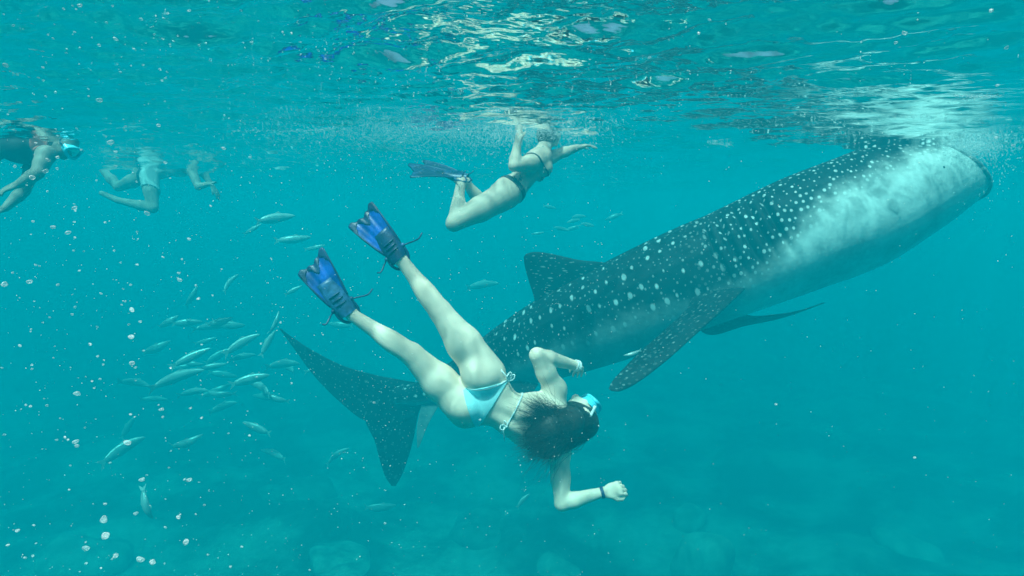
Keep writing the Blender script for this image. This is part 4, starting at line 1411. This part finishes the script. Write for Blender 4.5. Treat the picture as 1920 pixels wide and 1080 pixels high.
# ------------------------------------------------------------------ fish
def mat_fish():
    m, nt, out = mat_new('silver_fish')
    co = objco(nt)
    sep = node(nt, 'ShaderNodeSeparateXYZ'); nt.links.new(co, sep.inputs[0])
    p = node(nt, 'ShaderNodeBsdfPrincipled')
    back = ramp(nt, mth(nt, 'ADD', sep.outputs['Z'], mth(nt, 'MULTIPLY_ADD', noise(nt, co, 30.0), 0.03, -0.015)), 0.045, 0.10)
    c = mixc(nt, back, (0.48, 0.54, 0.52), (0.40, 0.47, 0.46))
    nt.links.new(c, p.inputs['Base Color'])
    p.inputs['Roughness'].default_value = 0.35
    p.inputs['Metallic'].default_value = 0.25
    nt.links.new(p.outputs[0], out.inputs[0])
    return m
M['fish'] = mat_fish()
M['fish_fin'] = simple('fish_fin', (0.55, 0.62, 0.58), 0.5, 0.1, 20.0)

def fish_meshes(bend):
    """unit length fish along +x (head), z up; returns body, tail, dorsal, anal, pectoral meshes"""
    NS, K = 22, 12
    V = []
    def cx(t): return bend * (t - 0.35) ** 2
    for i in range(NS):
        t = i / (NS - 1)                                   # 0 tail stalk .. 1 snout
        hh = 0.115 * (math.sin(math.pi * min(1, (0.07 + 0.93 * t) ** 0.85)) ** 0.75) + 0.010
        hh = max(0.004 if i == NS - 1 else 0.014, hh) if i < NS - 1 else 0.006
        ww = hh * 0.62
        x = -0.40 + 0.90 * t
        for k in range(K):
            a = 2 * math.pi * k / K
            V.append((x, cx(1 - t) + ww * math.sin(a), hh * math.cos(a)))
    Fc = [(i*K+k, i*K+(k+1) % K, (i+1)*K+(k+1) % K, (i+1)*K+k) for i in range(NS-1) for k in range(K)]
    Fc += [tuple(range(K))[::-1], tuple((NS-1)*K+k for k in range(K))]
    body = new_mesh('fish_body', V, Fc)
    def plate(poly, y0, th=0.008):
        n = len(poly)
        v = [(x, y0(x) + th*0.5, z) for x, z in poly] + [(x, y0(x) - th*0.5, z) for x, z in poly]
        f = [tuple(range(n)), tuple(range(2*n-1, n-1, -1))] + [(i, n+i, n+(i+1) % n, (i+1) % n) for i in range(n)]
        return new_mesh('fish_fin', v, f, False)
    yb = lambda x: cx(1 - (x + 0.40) / 0.90)
    tail = plate([(-0.38, 0.014), (-0.46, 0.07), (-0.56, 0.125), (-0.51, 0.04), (-0.485, 0.0), (-0.51, -0.04), (-0.56, -0.125), (-0.46, -0.07), (-0.38, -0.014)], yb)
    dors = plate([(0.15, 0.10), (0.08, 0.165), (0.00, 0.135), (-0.18, 0.105), (-0.30, 0.05), (-0.20, 0.055)], yb)
    anal = plate([(-0.02, -0.095), (-0.10, -0.14), (-0.20, -0.10), (-0.30, -0.05), (-0.20, -0.055)], yb)
    return body, tail, dors, anal

FISH_KINDS = [fish_meshes(b) for b in (-0.55, -0.25, 0.0, 0.3, 0.6)]
for ms in FISH_KINDS:
    ms[0].materials.append(M['fish'])
    for q_ in ms[1:]: q_.materials.append(M['fish_fin'])

def add_fish(px, py, D, length_px, ang, label, group, flip=False, yaw=20, detail=True):
    D = D * 1.48
    length = length_px * D / F / math.cos(R(yaw))
    body, tail, dors, anal = FISH_KINDS[random.randrange(5)]
    root = empty('fish', Wp(px, py, D))
    a = R(ang)
    hx = np.array([math.cos(a) * math.cos(R(yaw)), math.sin(R(yaw)), math.sin(a) * math.cos(R(yaw))])   # heading in q
    if flip: hx = np.array([-hx[0], hx[1], -hx[2]])
    up = np.array([0, 0.0, 1.0]); up = up - hx * (up @ hx)
    if np.linalg.norm(up) < 0.2: up = np.array([0.3, -1, 0]) - hx * (np.array([0.3, -1, 0]) @ hx)
    up = nrm(up + np.array([0, -0.25, 0])); up = nrm(up - hx * (up @ hx)); sd_ = np.cross(up, hx)
    w = lambda v: q2w(v) - q2w(np.zeros(3))
    m = Matrix((w(hx), w(sd_), w(up))).transposed()
    root.rotation_euler = m.to_euler()
    root.scale = (length, length * random.uniform(0.9, 1.2), length * random.uniform(0.85, 1.25))
    tag(root, label, 'fish', group)
    link('body', body, None, root)
    link('tail_fin', tail, None, root)
    if detail:
        link('dorsal_fin', dors, None, root); link('anal_fin', anal, None, root)
    return root

G1 = 'silver fish schooling behind the diver'
FISH = [
 (360,668,6.6,72,25,0,'silver fish rising to the right in the middle of the left school'),
 (334,705,6.4,86,15,0,'long silver fish at the left edge of the school, just below a rising fish'),
 (454,642,6.5,66,28,0,'silver fish tilted upward right, left of the curved vertical pair'),
 (411,605,7.0,50,20,0,'small pale fish at the top of the dense school'),
 (471,710,6.5,68,12,0,'silver fish level with the right end of the dense school'),
 (491,725,6.8,52,-18,1,'silver fish pointing down right beneath the level fish'),
 (514,747,6.8,52,-18,1,'lowest of the three fish stacked at the right of the school'),
 (480,802,6.6,58,-20,1,'silver fish alone below the school with tail to the lower right'),
 (349,832,6.7,66,27,0,'silver fish rising alone at the lower edge of the school'),
 (233,838,6.6,76,28,0,'silver fish furthest left, partly behind a bright bubble'),
 (273,950,4.8,58,-74,0,'yellowish silver fish diving steeply at the bottom left'),
 (518,604,6.5,42,80,0,'upright fish above the tip of the shark tail'),
 (502,642,6.4,52,60,0,'curved fish swimming up beside the tip of the shark tail'),
 (399,687,7.2,48,10,0,'faint fish between two rising fish in the school'),
 (430,529,7.6,40,52,0,'faint steeply rising fish above the school'),
 (361,556,8.2,40,70,0,'very faint upright fish above the left of the school'),
 (315,605,7.6,44,35,0,'faint fish at the upper left corner of the school'),
 (352,605,7.5,52,4,0,'faint level fish along the top of the school'),
 (365,733,7.5,48,2,0,'faint fish under the long silver fish'),
 (408,740,7.4,48,-8,1,'faint fish at the bottom centre of the dense school'),
 (515,850,7.6,60,-10,1,'pale level fish below and left of the shark tail lobe'),
 (632,851,8.0,46,26,0,'faint fish just left of the lower tail lobe'),
 (715,952,7.8,54,2,0,'faint fish under the lower tail lobe'),
 (981,937,7.0,34,40,0,'small faint fish below the diver and left of her lower arm'),
 (518,409,6.8,66,10,0,'pale fish well left of the upper blue fin'),
 (552,449,7.4,58,10,0,'pale fish between the two blue fins and the open water'),
 (551,544,7.6,34,30,0,'small fish at the edge of the lower blue fin'),
 (905,533,9.2,62,5,0,'pale level fish between the leg and the dorsal fin'),
 (474,430,7.8,36,35,0,'small faint fish left of the upper blue fin'),
 (596,690,8.2,46,12,0,'faint fish below the lower blue fin over the shark tail'),
 (455,668,8.4,44,8,0,'faint fish in the background of the school'),
 (420,760,8.2,46,14,0,'faint fish behind the bottom of the school'),
 (545,690,8.4,44,-6,1,'faint fish right of the school near the tail lobe'),
 (385,640,8.6,42,18,0,'very faint fish behind the top of the school'),
 (240,800,8.4,44,60,0,'very faint rising fish above the furthest left fish'),
 (590,465,8.0,40,16,0,'faint fish between the upper and lower blue fin'),
]
for px, py, D, ln, an, fl, lb in FISH:
    add_fish(px, py, D, ln, an, lb, G1, bool(fl), random.uniform(5, 28))
for k in range(14):
    add_fish(random.gauss(430, 75), random.gauss(690, 70), random.uniform(7.8, 9.2), random.uniform(40, 58), random.uniform(-20, 35),
             'very faint fish deep in the haze behind the left school', 'faint fish behind the left school', random.random() < 0.25, 15)
G2 = 'small distant fish above the dorsal fin'
for k in range(10):
    add_fish(random.uniform(985, 1160), random.uniform(385, 470), random.uniform(9.0, 11.5), random.uniform(22, 34), random.uniform(-15, 25),
             'tiny faint fish in the distant shoal above the dorsal fin', G2, random.random() < 0.3, 15, False)
# small pale fish beside the pectoral fin
add_fish(1186, 664, 3.5, 34, 12, 'slim pale fish riding beside the near pectoral fin of the shark', 'fish by the shark', True, 5)

# ------------------------------------------------------------------ coral heads on the seabed
M['coral'] = simple('pale_coral', (0.56, 0.54, 0.43), 0.9, 0.35, 2.0, 0.8, 6.0)
M['coral_dark'] = simple('dark_coral', (0.32, 0.32, 0.25), 0.9, 0.35, 2.0, 0.8, 6.0)
def coral(px, py, rad, hgt, mat, label, seed):
    d = q2w(Q(px, py, 1.0)) - CAM
    t = (FLOOR_Z + 0.2 - CAM[2]) / d[2]
    c = CAM + d * t
    c[2] = float(floor_z(c[0], c[1]))
    r_ = np.random.default_rng(seed)
    bumps = [(nrm(r_.normal(0, 1, 3) + np.array([0, 0, 0.6])), r_.uniform(0.08, 0.28), r_.uniform(0.25, 0.5)) for _ in range(26)]
    V = []; Fc = []; NR, NS = 22, 40
    for i in range(NR + 1):
        th = (math.pi * 0.58) * i / NR
        for j in range(NS):
            ph = 2*math.pi*j/NS
            n = np.array([math.sin(th)*math.cos(ph), math.sin(th)*math.sin(ph), math.cos(th)])
            rr = 0.8
            for bd, am, wd in bumps:
                rr += am * math.exp(-((1 - n @ bd) / (wd * wd * 0.5)))
            V.append((n[0]*rr*rad, n[1]*rr*rad, n[2]*rr*hgt))
    for i in range(NR):
        for j in range(NS):
            j2 = (j+1) % NS
            Fc.append((i*NS+j, (i+1)*NS+j, (i+1)*NS+j2, i*NS+j2))
    o = link('coral_head', new_mesh('coral_head', V, Fc), mat)
    o.location = tuple(c)
    tag(o, label, 'coral', 'coral heads on the seabed')
coral(1315, 1040, 0.85, 0.75, M['coral'], 'pale rounded coral head at the bottom right of centre', 1)
coral(560, 935, 1.0, 0.5, M['coral_dark'], 'dark low coral patch under the shark tail', 2)
coral(905, 990, 1.1, 0.5, M['coral_dark'], 'dark low coral patch beneath the diver', 3)
coral(150, 1055, 1.2, 0.5, M['coral'], 'pale low coral mound in the bottom left corner', 4)
coral(1700, 1010, 0.8, 0.45, M['coral'], 'faint coral mound towards the bottom right corner', 5)
coral(1040, 1060, 0.7, 0.4, M['coral'], 'small pale coral mound at the bottom centre', 6)
coral(640, 1060, 0.9, 0.4, M['coral'], 'pale coral mound at the bottom left of centre', 7)
coral(1290, 965, 0.5, 0.45, M['coral'], 'small faint coral knob behind the pale rounded head', 8)

# ------------------------------------------------------------------ air bubbles
ico = bmesh.new(); bmesh.ops.create_icosphere(ico, subdivisions=3, radius=1.0)
BUB = []
for k in range(5):
    me = bpy.data.meshes.new('bubble')
    b2 = ico.copy()
    rr = np.random.default_rng(40 + k); a_, b_, c_ = rr.uniform(0, 6, 3)
    for v in b2.verts:
        w = 1 + 0.10*math.sin(3*v.co.x + a_) + 0.10*math.sin(3.5*v.co.y + b_) + 0.08*math.sin(4*v.co.z + c_)
        v.co = Vector((v.co.x*w*1.15, v.co.y*w, v.co.z*w*0.78))
    for f in b2.faces: f.smooth = True
    b2.to_mesh(me); b2.free(); me.materials.append(M['bubble']); BUB.append(me)
BIG = [(208,267,9),(217,285,5),(220,295,4),(297,235,6),(419,278,6),(310,305,5),(140,390,8),(100,426,7),(128,436,8),(62,415,4),(276,400,8),(8,533,10),(55,528,8),
 (108,534,5),(341,486,4),(354,448,5),(335,512,4),(337,525,6),(257,496,4),(214,470,4),(189,550,4),(245,534,4),(150,10,7),(217,73,7),(186,188,8),(200,43,4),(265,36,5),
 (315,25,4),(355,20,5),(140,60,4),(25,48,5),(10,122,8),(186,85,5),(452,20,4),(300,130,4),(373,85,4),(90,300,7),(108,295,5),(85,321,8),(60,333,9),(107,316,5),(28,312,5),
 (247,581,8),(263,603,5),(246,632,8),(248,681,9),(254,689,4),(144,738,9),(88,760,5),(57,762,5),(169,645,4),(183,668,4),(195,675,3),(142,828,8),(144,836,7),
 (238,830,11),(266,899,8),(355,900,7),(346,899,4),(195,975,12),(198,1005,12),(161,1028,11),(255,963,6),(217,1042,9),(263,1049,11),(286,1054,10),(349,1016,10),(334,970,7),
 (304,767,5),(305,782,4),(245,777,4),(15,1022,5),(33,995,6),(197,945,5),(383,947,4),(390,1040,4),(60,692,4),(37,648,5),(1858,20,7),(1696,62,7),(1680,80,5),(1887,90,6),
 (1870,160,5),(1900,272,5),(1868,258,5),(1218,108,5),(1330,37,5),(1310,62,5),(1715,858,4),(1455,758,4),(432,1062,4),(372,560,5),(8,815,4),(320,690,4),(150,90,4),(1050,60,5),
 (980,60,4),(1160,110,4),(730,35,4),(690,400,4),(610,110,4),(530,60,4)]
SPECIAL = {(238,830): 'bright crescent bubble over the furthest left fish', (195,975): 'upper of two big flat bubbles stacked at the bottom left',
 (198,1005): 'lower of two big flat bubbles stacked at the bottom left', (161,1028): 'tilted big bubble left of and below the stacked pair', (349,1016): 'round ring-like bubble right of the bottom left cluster',
 (286,1054): 'rightmost bubble of the pair at the very bottom left', (263,1049): 'left bubble of the pair at the very bottom left', (217,1042): 'dim flattened bubble between the tilted bubble and the bottom pair',
 (144,738): 'bright lone bubble on the left, below the middle', (248,681): 'flat bright bubble directly left of the fish school', (247,581): 'round bubble above the flat one, left of the school',
 (208,267): 'bright bubble right of the dark swimmer', (419,278): 'lone bubble between the faint swimmer and the treading swimmer', (8,533): 'bubble cut by the left edge at mid height',
 (1858,20): 'lone bright bubble in the top right corner'}
def add_bubble(px, py, size, D, label, grp):
    o = bpy.data.objects.new('bubble', BUB[random.randrange(5)])
    COL.objects.link(o)
    o.location = tuple(Wp(px, py, D))
    o.scale = (size * 0.5 * D / F,) * 3
    o.rotation_euler = (random.uniform(-0.5, 0.5), random.uniform(-0.5, 0.5), random.uniform(0, 6.28))
    tag(o, label, 'bubble', grp)
for px, py, s_ in BIG:
    if px < 640:
        zone = ('in the top left corner above the swimmers' if py < 180 else 'among the left swimmers near the surface' if py < 450 else
                'in open water left of the blue fins' if py < 660 else 'beside the fish school at left' if py < 860 else 'in the bottom left corner under the school')
        lb = SPECIAL.get((px, py)) or ('bright air bubble drifting ' + zone)
        gp = 'air bubbles along the left side'
    else:
        lb = SPECIAL.get((px, py)) or 'small bright bubble just under the surface or in open water'
        gp = 'scattered bubbles in open water'
    D = random.uniform(0.9, 1.9)
    lim = (CAM[2] + 0.10)
    while Wp(px, py, D)[2] > -0.12: D *= 0.8
    add_bubble(px, py, s_ * 1.1, D, lb, gp)
for k in range(170):
    px = min(900, abs(random.gauss(0, 260)) + random.uniform(0, 60)); py = random.uniform(0, 1075)
    D = random.uniform(0.9, 2.4)
    while Wp(px, py, D)[2] > -0.12: D *= 0.8
    zone = 'top left water' if py < 250 else 'upper left water' if py < 500 else 'lower left water' if py < 780 else 'bottom left water'
    if px > 450: zone = 'water above the centre' if py < 400 else 'water around the diver' if py < 800 else 'water below the shark tail'
    add_bubble(px, py, random.uniform(2.4, 4.6), D, 'pinhead air bubble scattered in the ' + zone, 'pinhead bubbles on the left')

# ------------------------------------------------------------------ specks in the water and foam under the surface (uncountable)
OCT = np.array([(1,0,0),(-1,0,0),(0,1,0),(0,-1,0),(0,0,1),(0,0,-1)], float)
OCF = np.array([(0,2,4),(2,1,4),(1,3,4),(3,0,4),(2,0,5),(1,2,5),(3,1,5),(0,3,5)])
def cloud(name, pts, rad, mat, label, cat):
    n = len(pts)
    V = (pts[:, None, :] + OCT[None] * rad[:, None, None] * rng.uniform(0.7, 1.3, (n, 6, 1))).reshape(-1, 3)
    Fc = (OCF[None] + 6 * np.arange(n)[:, None, None]).reshape(-1, 3)
    o = link(name, mesh_np(name, V, Fc), mat)
    tag(o, label, cat, kind='stuff')
    return o
n = 5200
D = rng.uniform(0.5, 4.2, n) ** 1.0
px = np.where(rng.uniform(0, 1, n) < 0.62, rng.uniform(-500, 1150, n), rng.uniform(-500, 2420, n)); py = rng.uniform(-200, 1300, n)
q = np.stack([(px - 960)/F*D, D, (540 - py)/F*D], -1)
w = q2w(q); ok = w[:, 2] < -0.1; w = w[ok]; D = D[ok]
cloud('suspended_specks', w, D * rng.uniform(0.35, 1.0, len(w)) ** 1.6 * 1.1 / F, M['particle'], 'tiny pale specks drifting all through the water', 'specks')

def foam_patch(cx, cy_, sx, sy, depth, n, r0, r1):
    x = rng.normal(cx, sx, n); y = rng.normal(cy_, sy, n)
    z = wave_z(x, y) - np.abs(rng.exponential(depth, n)) - 0.006
    return np.stack([x, y, z], -1), rng.uniform(r0, r1, n)
P = []; Rr = []
def fp(*a):
    p, r = foam_patch(*a); P.append(p); Rr.append(r)
fp(0.15, 5.1, 0.30, 0.30, 0.05, 2600, 0.0012, 0.0045)       # round the treading swimmer
fp(-0.65, 4.7, 0.5, 0.5, 0.07, 7000, 0.0008, 0.0028)      # wake to the left of the swimmer
fp(3.90, 6.05, 0.15, 0.22, 0.07, 2600, 0.0025, 0.0080)      # at the whale shark's mouth
fp(4.02, 5.9, 0.15, 0.25, 0.10, 1800, 0.0020, 0.0070)
fp(3.80, 5.72, 0.16, 0.10, 0.08, 900, 0.0015, 0.0050)
fp(-0.55, 2.5, 0.35, 0.25, 0.012, 150, 0.0008, 0.0030)
fp(0.2, 2.6, 0.6, 0.4, 0.012, 200, 0.0008, 0.0030)
fp(-3.75, 6.7, 0.7, 0.4, 0.20, 2600, 0.0010, 0.0035)        # milky water round the far left swimmer
fp(-0.2, 4.3, 0.6, 0.4, 0.10, 2200, 0.0006, 0.0022)
for k in range(9):                                          # thin streaks of froth
    x0, y0 = rng.uniform(-2.6, 3.4), rng.uniform(3.0, 7.0); ln = rng.uniform(0.2, 0.7); t = rng.uniform(0, 1, 160)
    x = x0 + ln * t + rng.normal(0, 0.008, 160); y = y0 + 0.25 * ln * np.sin(2 * t) + rng.normal(0, 0.02, 160)
    P.append(np.stack([x, y, wave_z(x, y) - 0.004 - rng.exponential(0.006, 160)], -1)); Rr.append(rng.uniform(0.001, 0.004, 160))
cloud('foam', np.concatenate(P), np.concatenate(Rr), M['foam'], 'whitish froth of fine bubbles under the surface around the swimmer and shark mouth', 'foam')
